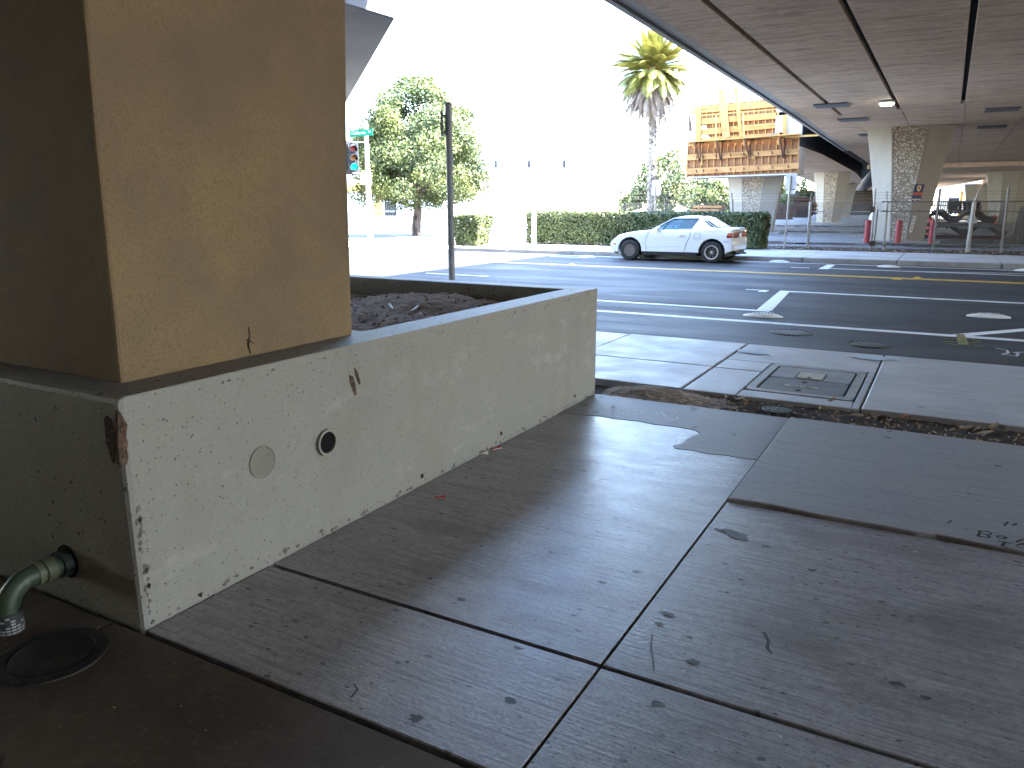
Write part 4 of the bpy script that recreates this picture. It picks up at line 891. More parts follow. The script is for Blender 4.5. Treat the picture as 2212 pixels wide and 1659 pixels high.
def frond_mesh(name, L, droop, lw, m, n=26, up=0.):
    V = []; sp = []
    for i in range(n+1):
        s = i/n; x = L*s*(1-.18*droop*s); z = up*L*s-droop*L*.62*s**2.1; sp.append(Vector((x, 0, z)))
    for i in range(1, n):
        p = sp[i]; d = (sp[i+1]-sp[i-1]).normalized(); s = i/n
        ll = lw*(math.sin(math.pi*min(1, .12+s*.95))**.6); tip = d*.55
        for sg in (1, -1):
            q = p+(Vector((0, sg, -.35))+tip).normalized()*ll*random.uniform(.8, 1.1); wv = d*.06
            V.append([p-wv, p+wv, q+wv*.3, q-wv*.3])
    for i in range(n):
        V.append([sp[i]+Vector((0, .035*(1-i/n)+.006, .01)), sp[i+1]+Vector((0, .03*(1-i/n)+.005, .01)), sp[i+1]-Vector((0, .03*(1-i/n)+.005, -.01)), sp[i]-Vector((0, .035*(1-i/n)+.006, -.01))])
    V = np.array([[tuple(p) for p in q] for q in V]); me_o = quads_mesh(name, m, V); me = me_o.data; bpy.data.objects.remove(me_o); return me
FM = [frond_mesh('frond', 2.5, .3, .42, 'frond', up=.15), frond_mesh('frond', 3.0, .55, .5, 'frond', up=.12), frond_mesh('frond', 3.0, .75, .48, 'frond', up=.05)]
DM = [frond_mesh('dead_frond', 2.5, .55, .26, 'frond_dead', n=18), frond_mesh('dead_frond', 2.9, .6, .24, 'frond_dead', n=18)]
def put_frond(me, az, el, z, name, r=.2, roll=0):
    o = bpy.data.objects.new(name, me); C.objects.link(o); o.parent = palm
    o.rotation_euler = (roll, -el, az); o.location = PT-Vector(palm.location)+Vector((r*math.cos(az), r*math.sin(az), z)); o.scale = [random.uniform(.85, 1.1)]*3
ga = 2.39996
for i in range(26): put_frond(FM[0], i*ga, R(random.uniform(42, 80)), .45, 'frond', .12, random.uniform(-.3, .3))
for i in range(70): put_frond(FM[1], i*ga+.5, R(random.uniform(0, 45)), .2, 'frond', .2, random.uniform(-.4, .4))
for i in range(80): put_frond(FM[2], i*ga+1.1, R(random.uniform(-25, 10)), -.05, 'frond', .25, random.uniform(-.4, .4))
for i in range(150): put_frond(DM[i % 2], i*ga+.2, R(random.uniform(-66, -18)), -.25-.006*i, 'dead_frond', .26, random.uniform(-.5, .5))
mb = MB()
for i in range(60):
    a = random.uniform(0, 6.28); r = random.uniform(.2, .5); p = PT+Vector((r*math.cos(a), r*math.sin(a), random.uniform(0, .55))); mb.lathe([(.0, -.06), (.06, 0), (0, .06)], 5, p)
mb.build('fruit_cluster', 'fruit', palm)

# ================================================================== STREET FURNITURE AT LEFT
q = PV(979, 600, 7.9); t = thing('sign_pole', (-5.26, 7.9, 0), 'grey weathered sign pole seen edge on behind the planter', 'pole')
a_ = PV(968.5, 226, 7.9); b_ = PV(976, 603, 7.9); dd = (b_-a_)
MB().tube([a_+dd*(2.62/ (a_.z-b_.z)*0+1.3), a_], .040, 14).build('post', 'pole_metal', t, smooth=True)
MB().tube([a_-dd*.0, a_-dd*.012], [.043, .034], 14).build('cap', 'galv_dark', t)
rd = Vector((a_.x, a_.y, 0)).normalized(); pc = a_+dd*.105+Vector((-.066, -.044, 0))
MB().beam(pc-dd*.062, pc+dd*.062, .03, .30, rd).build('sign_plate', 'galv_dark', t)
for k in (-.045, .045): MB().beam(pc+dd*k+Vector((-.01, 0, 0)), pc+dd*k+Vector((.05, .03, 0)), .02, .02).build('bolt', 'iron', t)

VS = 25.
t = thing('traffic_signal', (-20.85, VS, -.1), 'traffic signal with green light showing, half hidden by the tan column', 'traffic light')
q0 = PV(792, 536, VS); q1 = PV(792, 372, VS)
MB().tube([(-20.82, VS+.25, -.1), (-20.82, VS+.25, 4.75)], [.11, .08], 14).build('pole', 'white_metal', t, smooth=True)
MB().lathe([(.24, 0), (.24, .12), (.14, .2)], 16, (-20.82, VS+.25, -.1)).build('base_flange', 'white_metal', t)
sb = Vector((-21.38, VS, 3.37)); hd = Vector((.80, -.60, 0)); sd = Vector((.60, .80, 0))
def obox(c, ax, ay, az, name, m, par):
    mb = MB(); V = [c+ax*i+ay*j+az*k for k in (-1, 1) for (i, j) in ((-1, -1), (1, -1), (1, 1), (-1, 1))]
    mb.add(V, [(3, 2, 1, 0), (4, 5, 6, 7), (0, 1, 5, 4), (1, 2, 6, 5), (2, 3, 7, 6), (3, 0, 4, 7)]); return mb.build(name, m, par)
for i, (lm, z) in enumerate((('sig_red', .35), ('sig_amber', 0), ('sig_green', -.35))):
    c = sb+Vector((0, 0, z)); hh = obox(c, hd*.11, sd*.17, Vector((0, 0, .165)), 'head_section', 'sig_body', t)
    mb = MB(); ring = []
    cc = c+hd*.115
    mb.ngon([cc+sd*(.13*math.cos(2*math.pi*k/20))+Vector((0, 0, .13*math.sin(2*math.pi*k/20))) for k in range(20)]); mb.build('lens', lm, hh)
    mb = MB(); N = 14; rr = []
    for f in (0, 1):
        rr.append([c+hd*(.11+.26*f)+sd*(.15*math.cos(R(-35+250*k/N)))+Vector((0, 0, .15*math.sin(R(-35+250*k/N))-.05*f)) for k in range(N+1)])
    mb.loft(rr, cap=False, closed=False); mb.build('visor', 'sig_body', hh)
obox(sb-hd*.14, hd*.012, sd*.30, Vector((0, 0, .66)), 'backplate', 'sig_body', t)
for z in (.6, -.6): MB().beam(sb+Vector((0, 0, z))-hd*.05, (-20.82, VS+.25, 3.37+z), .05, .05).build('bracket_arm', 'white_metal', t)
c = PV(780, 287, VS); ex = (PV(802, 283, VS)-PV(757, 287.5, VS)); ex.y = .12; L_ = ex.length; ex.normalize()
t = thing('street_sign', (c.x, VS, 4.1), 'green street name sign above the traffic signal', 'street sign')
obox(c, ex*(L_/2), Vector((0, .008, 0)), Vector((0, 0, .13)), 'blade', 'green_sign', t)
text('California', .17, 'sign_face', t, c+Vector((0, -.013, 0))-ex*.12, ex, (0, 0, 1)); text('ST', .11, 'sign_face', t, c+Vector((0, -.013, .02))+ex*.40, ex, (0, 0, 1))
MB().tube([c+ex*.45, (-20.82, VS+.25, 4.3)], .025, 8).build('arm', 'white_metal', t)
c = PV(790, 385.5, VS-.3); t = thing('control_box', (c.x, c.y, c.z-.2), 'white box mounted on the traffic signal pole', 'box')
MB().box(c.x-.2, c.x+.22, c.y-.1, c.y+.1, c.z-.23, c.z+.23).build('cabinet', 'white_metal', t, bevel=.01); MB().box(c.x-.18, c.x+.2, c.y-.115, c.y-.1, c.z-.01, c.z+.0).build('door_seam', 'galv', t)
c = PV(1153, 530, 26.3); t = thing('white_post', (c.x, 26.3, 0), 'thin white post in front of the sunlit end of the hedge', 'post')
MB().box(c.x-.06, c.x+.06, 26.25, 26.35, 0, 1.5).build('post', 'white_metal', t); MB().box(c.x-.065, c.x+.065, 26.24, 26.36, 1.5, 1.53).build('cap', 'galv', t)

# --- sunlit buildings at left
wb = thing('white_building', (-30, 66, 0), 'long white windowless building with three small slots, washed out by sun', 'building')
MB().box(-44, -25, 60.1, 63.5, -.1, 11).build('wall', 'white_wall', wb)
for x in (1070, 1142, 1218):
    q = PV(x, 355, 60); MB().box(q.x-.12, q.x+.12, 60.02, 60.11, q.z-.3, q.z+.3).build('window', 'glass_dark', wb)
    MB().box(q.x-.16, q.x+.16, 60.0, 60.08, q.z-.36, q.z-.3).build('sill', 'white_wall', wb)
MB().box(-44.2, -24.8, 59.9, 60.3, 11, 11.3).build('coping', 'white_wall', wb)
q = PV(1096, 376, 60)
fl = MB(); fl.box(q.x-.25, q.x-.08, 59.7, 60.05, q.z-.12, q.z+.12); fl.build('floodlight', 'galv', wb); fl = MB(); fl.box(q.x+.1, q.x+.27, 59.7, 60.05, q.z-.12, q.z+.12); fl.build('floodlight', 'galv', wb)
yb = thing('shop_building', (-36, 50, 0), 'low white building with yellow band and barred window, behind the signal', 'building')
MB().box(-60, -30, 44.1, 56, -.1, 3.6).build('wall', 'white_wall', yb)
a_ = PV(815, 399, 44); MB().box(-60, a_.x, 43.98, 44.09, 2.5, 3.1).build('fascia_band', 'yellow_wall', yb)
MB().box(-60.2, -29.8, 43.7, 56.2, 3.6, 3.8).build('roof', 'white_wall', yb)
q0 = PV(831, 466, 44); q1 = PV(853, 427, 44)
wf = MB(); wf.box(q0.x, q1.x, 44.02, 44.09, q0.z, q1.z); wf = wf.build('window', 'glass_dark', yb)
q2 = PV(803, 466, 44); q3 = PV(816, 427, 44); MB().box(q2.x+.2, q3.x+.25, 44.03, 44.09, q2.z, q3.z).build('door', 'yellow_wall', yb)
x = q2.x-.1
while x < q1.x: MB().tube([(x, 43.9, q0.z), (x, 43.9, q1.z+.1)], .022, 5).build('window_bar', 'galv_dark', yb); x += .155
for z in (q0.z+.3, q1.z-.25): MB().box(q2.x-.1, q1.x, 43.86, 43.94, z-.03, z+.03).build('cross_bar', 'white_metal', yb)
for i, x in enumerate((1035, 1085, 1122)):
    q = PV(x, 470, 52); t = thing('thin_pole', (q.x, 52, 0), ['thin pole under the street tree, left of the bush', 'thin pole under the street tree, just above the bush', 'thin pole with cross arm under the right edge of the street tree'][i], 'pole')
    MB().tube([(q.x, 52, -.1), (q.x, 52, 3.1)], .035, 6).build('shaft', 'galv_dark', t)
    MB().lathe([(.06, 0), (.06, .06)], 6, (q.x, 52, 3.1)).build('cap', 'galv', t)
    if i == 2: MB().tube([(q.x-1.2, 52, 2.3), (q.x+1.2, 52, 2.2)], .03, 5).build('arm', 'galv_dark', t)

# ================================================================== WHITE COUPE
car = thing('car', (-6.97, 22.36, -.1), 'white two door coupe driving left in the far lane', 'car')
K = 1.02
def prof_y(x): return 1-.16*max(0, abs(x-1.28)/1.99)**4
def tumble(z): return 1-.12*max(0, z-.55)
def arc(cx, r, a0, a1, n=10): return [(cx+r*math.cos(R(a0+(a1-a0)*i/n)), .29+r*math.sin(R(a0+(a1-a0)*i/n))) for i in range(n+1)]
out = [(-.40, .22), (-.62, .22), (-.70, .30), (-.745, .42), (-.74, .50), (-.68, .575), (-.55, .645), (-.36, .715), (-.1, .775), (.2, .825), (.45, .855), (.62, .872), (1.1, .885), (1.75, .90), (2.15, .925), (2.6, .94), (2.95, .935), (3.10, .915), (3.165, .865), (3.175, .66), (3.245, .615), (3.262, .56), (3.25, .42), (3.18, .33), (2.95, .29)]
out += arc(2.37, .355, -5, 185) + [(1.95, .26), (1.2, .255), (.42, .25)] + arc(0, .355, -5, 185)
out = [((x*.84 if x < -.36 else (2.73+(x-2.73)*.4 if x > 2.73 else x)), z) for x, z in out]
cxm, czm = 1.28, .55
def layer(y0, inset):
    R_ = []
    n = len(out)
    for i, (x, z) in enumerate(out):
        a = Vector(out[i-1]); b = Vector(out[(i+1) % n]); d = (b-a).normalized(); nn = Vector((-d.y, d.x))
        k = inset if z > .5 and not (abs(math.hypot(x, z-.29)-.355) < .01 or abs(math.hypot(x-2.37, z-.29)-.355) < .01) else inset*.35
        xx, zz = x+nn.x*k, z+nn.y*k
        R_.append((xx*K, y0*prof_y(xx)*tumble(zz)*K, zz*K))
    return R_
# `out` runs clockwise or counter-clockwise: nn points inside for this ordering
def shoelace(P): return sum(a[0]*b[1]-b[0]*a[1] for a, b in zip(P, P[1:]+P[:1]))
SG = 1 if shoelace(out) > 0 else -1
lay = [layer(-.845, .06*SG), layer(-.83, .02*SG), layer(-.77, 0), layer(.77, 0), layer(.83, .02*SG), layer(.845, .06*SG)]
MB().loft(lay).build('body', 'car_white', car, smooth=True, local=True)
MB().box(-.3*K, 2.7*K, -.62, .62, .17, .62).build('underbody', 'black_plastic', car, local=True)
# greenhouse: pillars, roof, panes
def gy(z, y0=.70): return (y0-.42*(z-.88))*K
gh = [(.58, .87), (1.16, 1.185), (1.36, 1.235), (1.62, 1.25), (1.9, 1.235), (2.05, 1.19), (2.52, .925)]
rings = []
for y in (-1, -.9, 0, .9, 1):
    rings.append([(x*K, y*gy(z), (z+(.012 if abs(y) < .5 and z > 1.1 else 0)-(.012 if abs(y) == 1 else 0))*K) for x, z in gh])
def side_poly(pts, off, m, name, par=car, both=True):
    o = None
    for sg in ((-1, 1) if both else (-1,)):
        mb = MB(); mb.prism([(x*K, sg*(gy(z)+off), z*K) for x, z in pts], (0, -sg*.012, 0)); o = mb.build(name, m, par, local=True)
    return o
# roof skin and pillars as strips so the cabin stays open behind the glass
mb = MB()
mb.loft([[r[i] for r in rings] for i in range(1, 6)], cap=False, closed=False); mb.build('roof', 'car_white', car, smooth=True, local=True)
for sg in (-1, 1):
    P = lambda x, z, o=0: (x*K, sg*(gy(z)+o), z*K)
    mb = MB()
    mb.prism([P(.58, .86), P(.66, .86), P(1.2, 1.165), P(1.90, 1.175), P(1.70, .88), P(2.58, .88), P(2.44, .945), P(2.26, 1.04), P(2.12, 1.15), P(2.05, 1.195), P(1.9, 1.235), P(1.62, 1.248), P(1.36, 1.232), P(1.16, 1.185)], (0, -sg*.03, 0)); mb.build('pillar_frame', 'car_white', car, local=True)
side_poly([(.67, .872), (1.215, 1.16), (1.885, 1.17), (1.69, .885)], .004, 'black_plastic', 'window_trim') if False else None
side_poly([(.665, .87), (1.205, 1.168), (1.895, 1.178), (1.70, .882)], -.012, 'car_glass', 'side_window')
for sg in (-1, 1):
    mb = MB(); W = [(.64, .868), (1.2, 1.175), (1.91, 1.185), (1.71, .872)]
    for a, b in zip(W, W[1:]+W[:1]): mb.beam((a[0]*K, sg*(gy(a[1])+.004), a[1]*K), (b[0]*K, sg*(gy(b[1])+.004), b[1]*K), .012, .018, (0, 1, 0))
    mb.beam((.92*K, sg*(gy(.87)+.003), .872*K), (1.11*K, sg*(gy(1.12)+.003), 1.118*K), .012, .018, (0, 1, 0)); mb.build('window_trim', 'black_plastic', car, local=True)
    mb = MB(); mb.prism([(x*K, sg*(gy(z)+.004), z*K) for x, z in [(2.06, 1.14), (2.13, 1.12), (2.27, 1.02), (2.40, .955), (2.30, .96), (2.19, 1.03)]], (0, -sg*.01, 0)); mb.build('quarter_window', 'glass_dark', car, local=True)
mb = MB(); mb.ngon([(.60*K, -gy(.88)*.96, .885*K), (.60*K, gy(.88)*.96, .885*K), (1.16*K, gy(1.185)*.95, 1.185*K), (1.16*K, -gy(1.185)*.95, 1.185*K)]); mb.build('windscreen', 'car_glass', car, local=True)
mb = MB(); mb.ngon([(2.03*K, -gy(1.2)*.86, 1.205*K), (2.03*K, gy(1.2)*.86, 1.205*K), (2.48*K, gy(.93)*.9, .955*K), (2.48*K, -gy(.93)*.9, .955*K)]); mb.build('rear_cover', 'car_grey', car, local=True)
MB().box(.6*K, 1.0*K, -.6, .6, .6, .86).build('dashboard', 'seat', car, local=True)
for sg in (-1, 1):
    mb = MB(); mb.box(1.35*K, 1.75*K, sg*.38-.22, sg*.38+.22, .4, .62); mb.beam((1.75*K, sg*.38, .55), (1.92*K, sg*.38, 1.0), .42, .1, (1, 0, 0)); mb.beam((1.9*K, sg*.38, 1.0), (1.93*K, sg*.38, 1.12), .24, .07, (1, 0, 0)); mb.build('seat', 'seat', car, local=True)
MB().tube([(1.18*K+.06*math.sin(a)*.4, -.38+.17*math.cos(a), .9+.17*math.sin(a)) for a in [2*math.pi*k/14 for k in range(15)]], .014, 6).build('steering_wheel', 'seat', car, local=True)
SY = lambda x, z: .845*prof_y(x)*tumble(z)*K
def side_part(pts, m, name, off=.004, th=.01, both=True, par=car):
    for sg in ((-1, 1) if both else (-1,)):
        mb = MB(); mb.prism([(x*K, sg*(SY(x, z)+off), z*K) for x, z in pts], (0, -sg*th, 0)); o = mb.build(name, m, par, local=True)
    return o
def side_line(pts, m, name, wd=.01):
    for sg in (-1, 1):
        mb = MB()
        for a, b in zip(pts, pts[1:]): mb.beam((a[0]*K, sg*(SY(*a)+.001), a[1]*K), (b[0]*K, sg*(SY(*b)+.001), b[1]*K), wd, .004, (0, 1, 0))
        mb.build(name, m, car, local=True)
side_line([(.58, .85), (.50, .70), (.47, .5), (.52, .27)], 'seam', 'door_seam'); side_line([(1.76, .86), (1.76, .75), (1.66, .5), (1.60, .27)], 'seam', 'door_seam')
side_line([(.47, .44), (1.62, .44)], 'white_metal', 'side_crease', .012); side_line([(2.66, .58), (2.82, .575)], 'seam', 'bumper_seam', .008)
side_part([(.40, .27), (1.97, .275), (1.97, .17), (.40, .175)], 'black_plastic', 'rocker_panel', .0, .06)
side_part([(-.54, .26), (-.38, .225), (-.38, .17), (-.50, .21)], 'black_plastic', 'front_lip', -.01, .06)
side_part([(1.42, .735), (1.48, .76), (1.58, .76), (1.61, .735), (1.56, .71), (1.46, .71)], 'white_metal', 'door_handle', .012, .02)
side_part([(1.47, .735), (1.56, .735), (1.56, .72), (1.48, .72)], 'seam', 'handle_recess', .014, .01)
side_line([(1.88, .80), (2.02, .80), (2.03, .78), (2.03, .66), (2.02, .645), (1.88, .645), (1.87, .66), (1.87, .78), (1.88, .80)], 'seam', 'fuel_door', .008)
side_part([(-.53, .475), (-.44, .475), (-.44, .435), (-.53, .435)], 'lens_amber', 'side_marker', .003)
side_part([(2.755, .75), (2.785, .81), (2.89, .81), (2.895, .75)], 'lens_amber', 'tail_light', .006); side_part([(2.745, .735), (2.755, .748), (2.895, .748), (2.90, .68), (2.76, .68)], 'lens_red', 'tail_light', .006)
for sg in (-1, 1):
    MB().box(2.887*K, 2.924*K, sg*.50-.2, sg*.50+.2, .675*K, .755*K).build('tail_light', 'lens_red', car, local=True); MB().box(2.887*K, 2.922*K, sg*.50-.2, sg*.50+.2, .758*K, .83*K).build('tail_light', 'lens_amber', car, local=True)
    mb = MB(); mb.lathe([(.01, -.10), (.07, -.05), (.085, .0), (.07, .03)], 12, (0, 0, 0), 'x'); o = mb.build('mirror', 'car_white', car, local=True, smooth=True); o.location = (.86*K, sg*.86, .905*K); o.scale = (1.1, 1, .8)
MB().box(2.892*K, 2.917*K, -.29, .29, .68*K, .83*K).build('plate_recess', 'car_grey', car, local=True); MB().box(2.9175*K, 2.923*K, -.15, .15, .70*K, .80*K).build('licence_plate', 'white_metal', car, local=True)
MB().tube([(2.8*K, .35, .24), (3.03*K, .35, .24)], .028, 10).build('exhaust_pipe', 'galv_dark', car, local=True, smooth=True); MB().box(2.62*K, 2.86*K, .2, .55, .19, .32).build('silencer', 'black_plastic', car, local=True, bevel=.04)
MB().box(2.84*K, 2.94*K, -.5, .5, .27, .33).build('rear_lip', 'black_plastic', car, local=True)
def wheel(x, sg, style):
    r = .295*K; w_ = bpy.data.objects.new('wheel', None); C.objects.link(w_); w_.parent = car; w_.location = (x*K, sg*.735*K, .29*K)
    LOC[w_.name] = Vector((0, 0, 0))
    def b(mb, n, m): o = mb.build(n, m, w_, local=True, smooth=True); return o
    f = lambda pr: [(a, h*sg) for a, h in pr]
    mb = MB(); mb.lathe(f([(.175, .085), (.26, .095), (.285, .08), (r, .055), (r, -.055), (.285, -.08), (.175, -.09)]), 36, (0, 0, 0), 'y', cap=False); b(mb, 'tyre', 'tyre')
    if style == 'steel':
        mb = MB(); mb.lathe(f([(.18, .08), (.165, .06), (.15, .045), (.10, .065), (.07, .06), (.03, .075), (.0, .078)]), 30, (0, 0, 0), 'y'); b(mb, 'rim', 'steel_wheel')
        for k in range(12):
            a = 2*math.pi*k/12; mb = MB(); mb.lathe(f([(.021, .0), (.021, .009)]), 8, (.128*math.cos(a), .05*sg, .128*math.sin(a)), 'y'); b(mb, 'vent_hole', 'hole_shade')
        for k in range(4):
            a = 2*math.pi*(k+.5)/4; mb = MB(); mb.lathe(f([(.012, 0), (.012, .015)]), 6, (.05*math.cos(a), .068*sg, .05*math.sin(a)), 'y'); b(mb, 'wheel_nut', 'galv')
    else:
        mb = MB(); mb.lathe(f([(.20, .09), (.20, .1), (.165, .095), (.165, .06)]), 36, (0, 0, 0), 'y', cap=False); b(mb, 'rim_lip', 'rim_lip')
        mb = MB(); mb.lathe(f([(.17, .03), (.0, .03)]), 30, (0, 0, 0), 'y'); b(mb, 'rim', 'rim_black')
        for k in range(8):
            a = 2*math.pi*k/8; a2 = a+.45; mb = MB(); mb.beam((.03*math.cos(a), .055*sg, .03*math.sin(a)), (.165*math.cos(a2), .06*sg, .165*math.sin(a2)), .03, .022, (0, 1, 0)); b(mb, 'spoke', 'steel_wheel')
        mb = MB(); mb.lathe(f([(.04, .04), (.04, .075), (.0, .08)]), 16, (0, 0, 0), 'y'); b(mb, 'hub_cap', 'rim_lip')
for sg in (-1, 1): wheel(0, sg, 'steel'); wheel(2.37, sg, 'black')
car.location = (-8.07, 22.36, -.1); car.rotation_euler.z = R(-1)

# ================================================================== FENCE, BOLLARDS, YARD
VF = 29.3
fn = thing('chain_link_fence', (-3, VF, 0), 'chain link fence with barbed wire along the far pavement', 'fence')
def fpost(xb, yb, xt, yt, r=.035, m='galv_dark', arm=None, v=VF, par=fn):
    b = PV(xb, yb, v); t_ = PV(xt, yt, v); b.z = -.05
    p = MB().tube([b, t_], r, 8).build('fence_post', m, par, smooth=True)
    if arm: MB().beam(t_, t_+Vector(arm), .035, .02).build('barb_arm', m, par)
    return t_
for a in ((1881, 540, 1891, 408, .035, 'galv'), (1887, 540, 1896, 452, .025, 'galv_dark'), (1908.6, 537.6, 1916.5, 436, .045, 'galv', (-.04, -.1, .35)), (2016, 538.8, 2031, 407, .04, 'galv_dark'), (2089.5, 542, 2105, 436, .06, 'galv', (.08, -.1, .36)), (2163, 540, 2180, 405, .04, 'galv_dark'),
          (1745, 531, 1751, 436, .05, 'galv', (.03, -.1, .3)), (1584, 520, 1582, 432, .045, 'galv', (-.02, -.1, .25)), (1437, 510, 1438, 434, .04, 'galv_dark', (0, -.1, .2)), (1300, 500, 1300, 436, .04, 'galv')): fpost(*a)
def rail(y, x0, x1, r=.022, m='galv_dark', name='rail', dv=0., y1=None):
    MB().tube([PV(x0, y, VF+dv), PV(x1, y if y1 is None else y1, VF+dv)], r, 6).build(name, m, fn)
zr = lambda y, x=1950: PV(x, y, VF).z
def hrail(z, x0, x1, **k):
    a = PV(x0, 480, VF); b = PV(x1, 480, VF); MB().tube([(a.x, VF, z), (b.x, VF, z)], k.get('r', .022), 6).build('rail', k.get('m', 'galv_dark'), fn)
hrail(1.60, 1900, 2300, r=.028); hrail(1.29, 1900, 2300, r=.022); hrail(.22, 1885, 2300, r=.026); hrail(1.27, 1752, 1890, r=.02, m='galv'); hrail(.19, 1750, 1885, r=.022)
rail(540, 2118, 2212, r=.022, y1=498)
for z in (1.72, 1.82, 1.92):
    a = PV(1300, 480, VF).x; b = PV(2300, 480, VF).x; MB().tube([(a, VF-.06, z), ((a+b)/2, VF-.06, z-.03), (b, VF-.06, z)], .004, 4).build('barbed_wire', 'galv_dark', fn)
for y in (452, 526): MB().lathe([(.10, -.03), (.10, .03)], 14, PV(1884, y, VF-.06), 'y').build('hinge', 'rust_dark', fn)
for x, y in ((1913, 456), (1910, 530)): q = PV(x, y, VF-.05); MB().box(q.x-.06, q.x+.06, q.y-.04, q.y+.04, q.z-.03, q.z+.03).build('latch', 'iron', fn)
mb = MB(); ua = PV(1290, 480, VF).x; ub = PV(2320, 480, VF).x; H0, H1 = .06, 1.60; sp = .078; r = .0038
def strip(x0, x1):
    n = int((x1-x0+1.6)/sp)
    for sg in (1, -1):
        for i in range(n):
            if sg > 0: xs_ = x0-(H1-H0)+i*sp; xa, xb = xs_, xs_+(H1-H0)
            else: xs_ = x0+i*sp; xa, xb = xs_, xs_-(H1-H0)
            z0, z1 = H0, H1
            lo, hi = x0, x1
            if sg > 0:
                if xa < lo: z0 += lo-xa; xa = lo
                if xb > hi: z1 -= xb-hi; xb = hi
            else:
                if xa > hi: z0 += xa-hi; xa = hi
                if xb < lo: z1 -= lo-xb; xb = lo
            if z1-z0 > .03: mb.beam((xa, VF+.03+.004*sg, z0), (xb, VF+.03+.004*sg, z1), 2*r, 2*r)
strip(ua, ub); tag(mb.build('wire_mesh', 'galv_dark', fn), kind='stuff')
# sign seen from the back
def back_sign(xb, yb, xt, yt, v, plate, label, m='sign_back', low=None, rr=.03):
    b = PV(xb, yb, v); t_ = PV(xt, yt, v); t = thing('street_sign', (b.x, v, 0), label, 'street sign'); b.z = -.03
    MB().tube([b, t_], rr, 10).build('post', 'galv', t, smooth=True)
    q = [PV(*p, v+.05) for p in plate]; x0 = min(p.x for p in q); x1 = max(p.x for p in q); z0 = min(p.z for p in q); z1 = max(p.z for p in q)
    sk_ = (t_.x-b.x)/(t_.z-b.z)*0
    MB().prism([(x, v+.04, z) for x, z in rrect(x0, x1, z0, z1, .04)], (0, .006, 0)).build('plate', m, t)
    for z in (z0+.1, z1-.1): MB().lathe([(.015, -.05), (.015, 0)], 6, ((x0+x1)/2, v+.04, z), 'y').build('bolt', 'iron', t)
    if low:
        q = [PV(*p, v+.05) for p in low]; MB().prism([(x, v+.04, z) for x, z in rrect(min(p.x for p in q), max(p.x for p in q), min(p.z for p in q), max(p.z for p in q), .03)], (0, .006, 0)).build('small_plate', 'white_metal', t)
    return t
back_sign(1693, 545, 1708.5, 381, 26.9, [(1698, 374), (1720, 409)], 'street sign seen from the back with a smaller plate below it', low=[(1699, 410.5), (1718, 419)])
back_sign(1412, 500, 1416, 392, 30.5, [(1409, 389), (1426, 422)], 'white sign seen from the back beside the palm trunk', m='white_metal', rr=.025)
# bollards
for (x, y, v, l) in ((1872, 521, 34.9, 'red bollard left of the flared pier beside the white bag'), (1939, 523, 34.9, 'red bollard in front of the pebbled pier'), (2012, 523, 34.6, 'red bollard right of the pier in front of the rusty sheets'), (2009, 475, 47, 'distant red bollard behind the rusty sheet piles')):
    q = PV(x, y, v); t = thing('bollard', (q.x, v, 0), l, 'bollard', 'red bollards round the pier')
    MB().tube([(0, 0, -.05), (0, 0, .88)], .118, 20).build('post', 'red_paint', t, local=True, smooth=True)
    MB().lathe([(.118, .88), (.11, .905), (.06, .925), (.0, .93)], 20).build('cap', 'red_paint', t, local=True, smooth=True)
# bags
def bag(loc, sx, sz, label, m='tarp', seed=0):
    t = thing('bag', loc, label, 'bag'); bm = bmesh.new(); bmesh.ops.create_icosphere(bm, subdivisions=4, radius=1)
    for v in bm.verts:
        n_ = MN.noise(v.co*1.6+Vector((seed, 0, 0)))*.28+MN.noise(v.co*4.5+Vector((seed, 3, 0)))*.14
        v.co *= 1+n_; v.co = Vector((v.co.x*sx, v.co.y*sx*.7, max(-.02, (v.co.z+.95)*sz*.5)))
    me = bpy.data.meshes.new('sack'); bm.to_mesh(me); bm.free(); me.materials.append(MATS[m]); me.polygons.foreach_set('use_smooth', [True]*len(me.polygons))
    o = bpy.data.objects.new('sack', me); C.objects.link(o); o.parent = t
    MB().tube([(0, 0, sz*.92), (.02*1, 0, sz*1.05), (.08, .02, sz*1.12)], [.06, .03, .06], 8).build('tied_neck', m, t, local=True, smooth=True); return t
q = PV(1890, 500, 37.5); bag((q.x+.02, 37.5, .35), .33, .95, 'crumpled white bag behind the left red bollard', seed=1)
q = PV(1886, 510, 37.5); cr = thing('crate', (q.x+.1, 37.5, 0), 'dark low crate under the crumpled white bag', 'crate')
MB().box(q.x-.25, q.x+.45, 37.2, 37.8, .0, .06).build('base', 'rust_dark', cr)
for y in (37.2, 37.78): MB().box(q.x-.25, q.x+.45, y, y+.03, .065, .33).build('side_board', 'rust_dark', cr)
for x in (q.x-.25, q.x+.42): MB().box(x, x+.03, 37.235, 37.775, .065, .33).build('end_board', 'rust_dark', cr)
# rusty sheet piles stacked with their zigzag ends toward us
def c4(x, y): return ((3200+x*.39177)*.553, (450+y*.39177)*.553)
VPz = 36.9
def zig(pts, n, dz, v0, ln, label, name='sheet_pile'):
    for j in range(n):
        P_ = [PV(*c4(*p), VPz) for p in pts]; t = thing(name, (P_[0].x, v0, P_[0].z+j*dz), label[j], 'sheet pile', 'rusty sheet piles stacked in the yard')
        a = [(p.x+.02*j, v0+.05*random.uniform(-1, 1), p.z+j*dz) for p in P_]; k = .03; mb = MB(); vj = a[0][1]
        poly = [(x, vj, z) for x, _, z in a]+[(x, vj, z+k) for x, _, z in reversed(a)]
        mb.prism(poly, (0, ln, 0)); mb.build('web', 'rust_dark', t)
        for e in (0, -1): MB().box(a[e][0]-.04, a[e][0]+.04, vj+.01, vj+ln, a[e][2]+.031, a[e][2]+.055).build('interlock', 'rust', t)
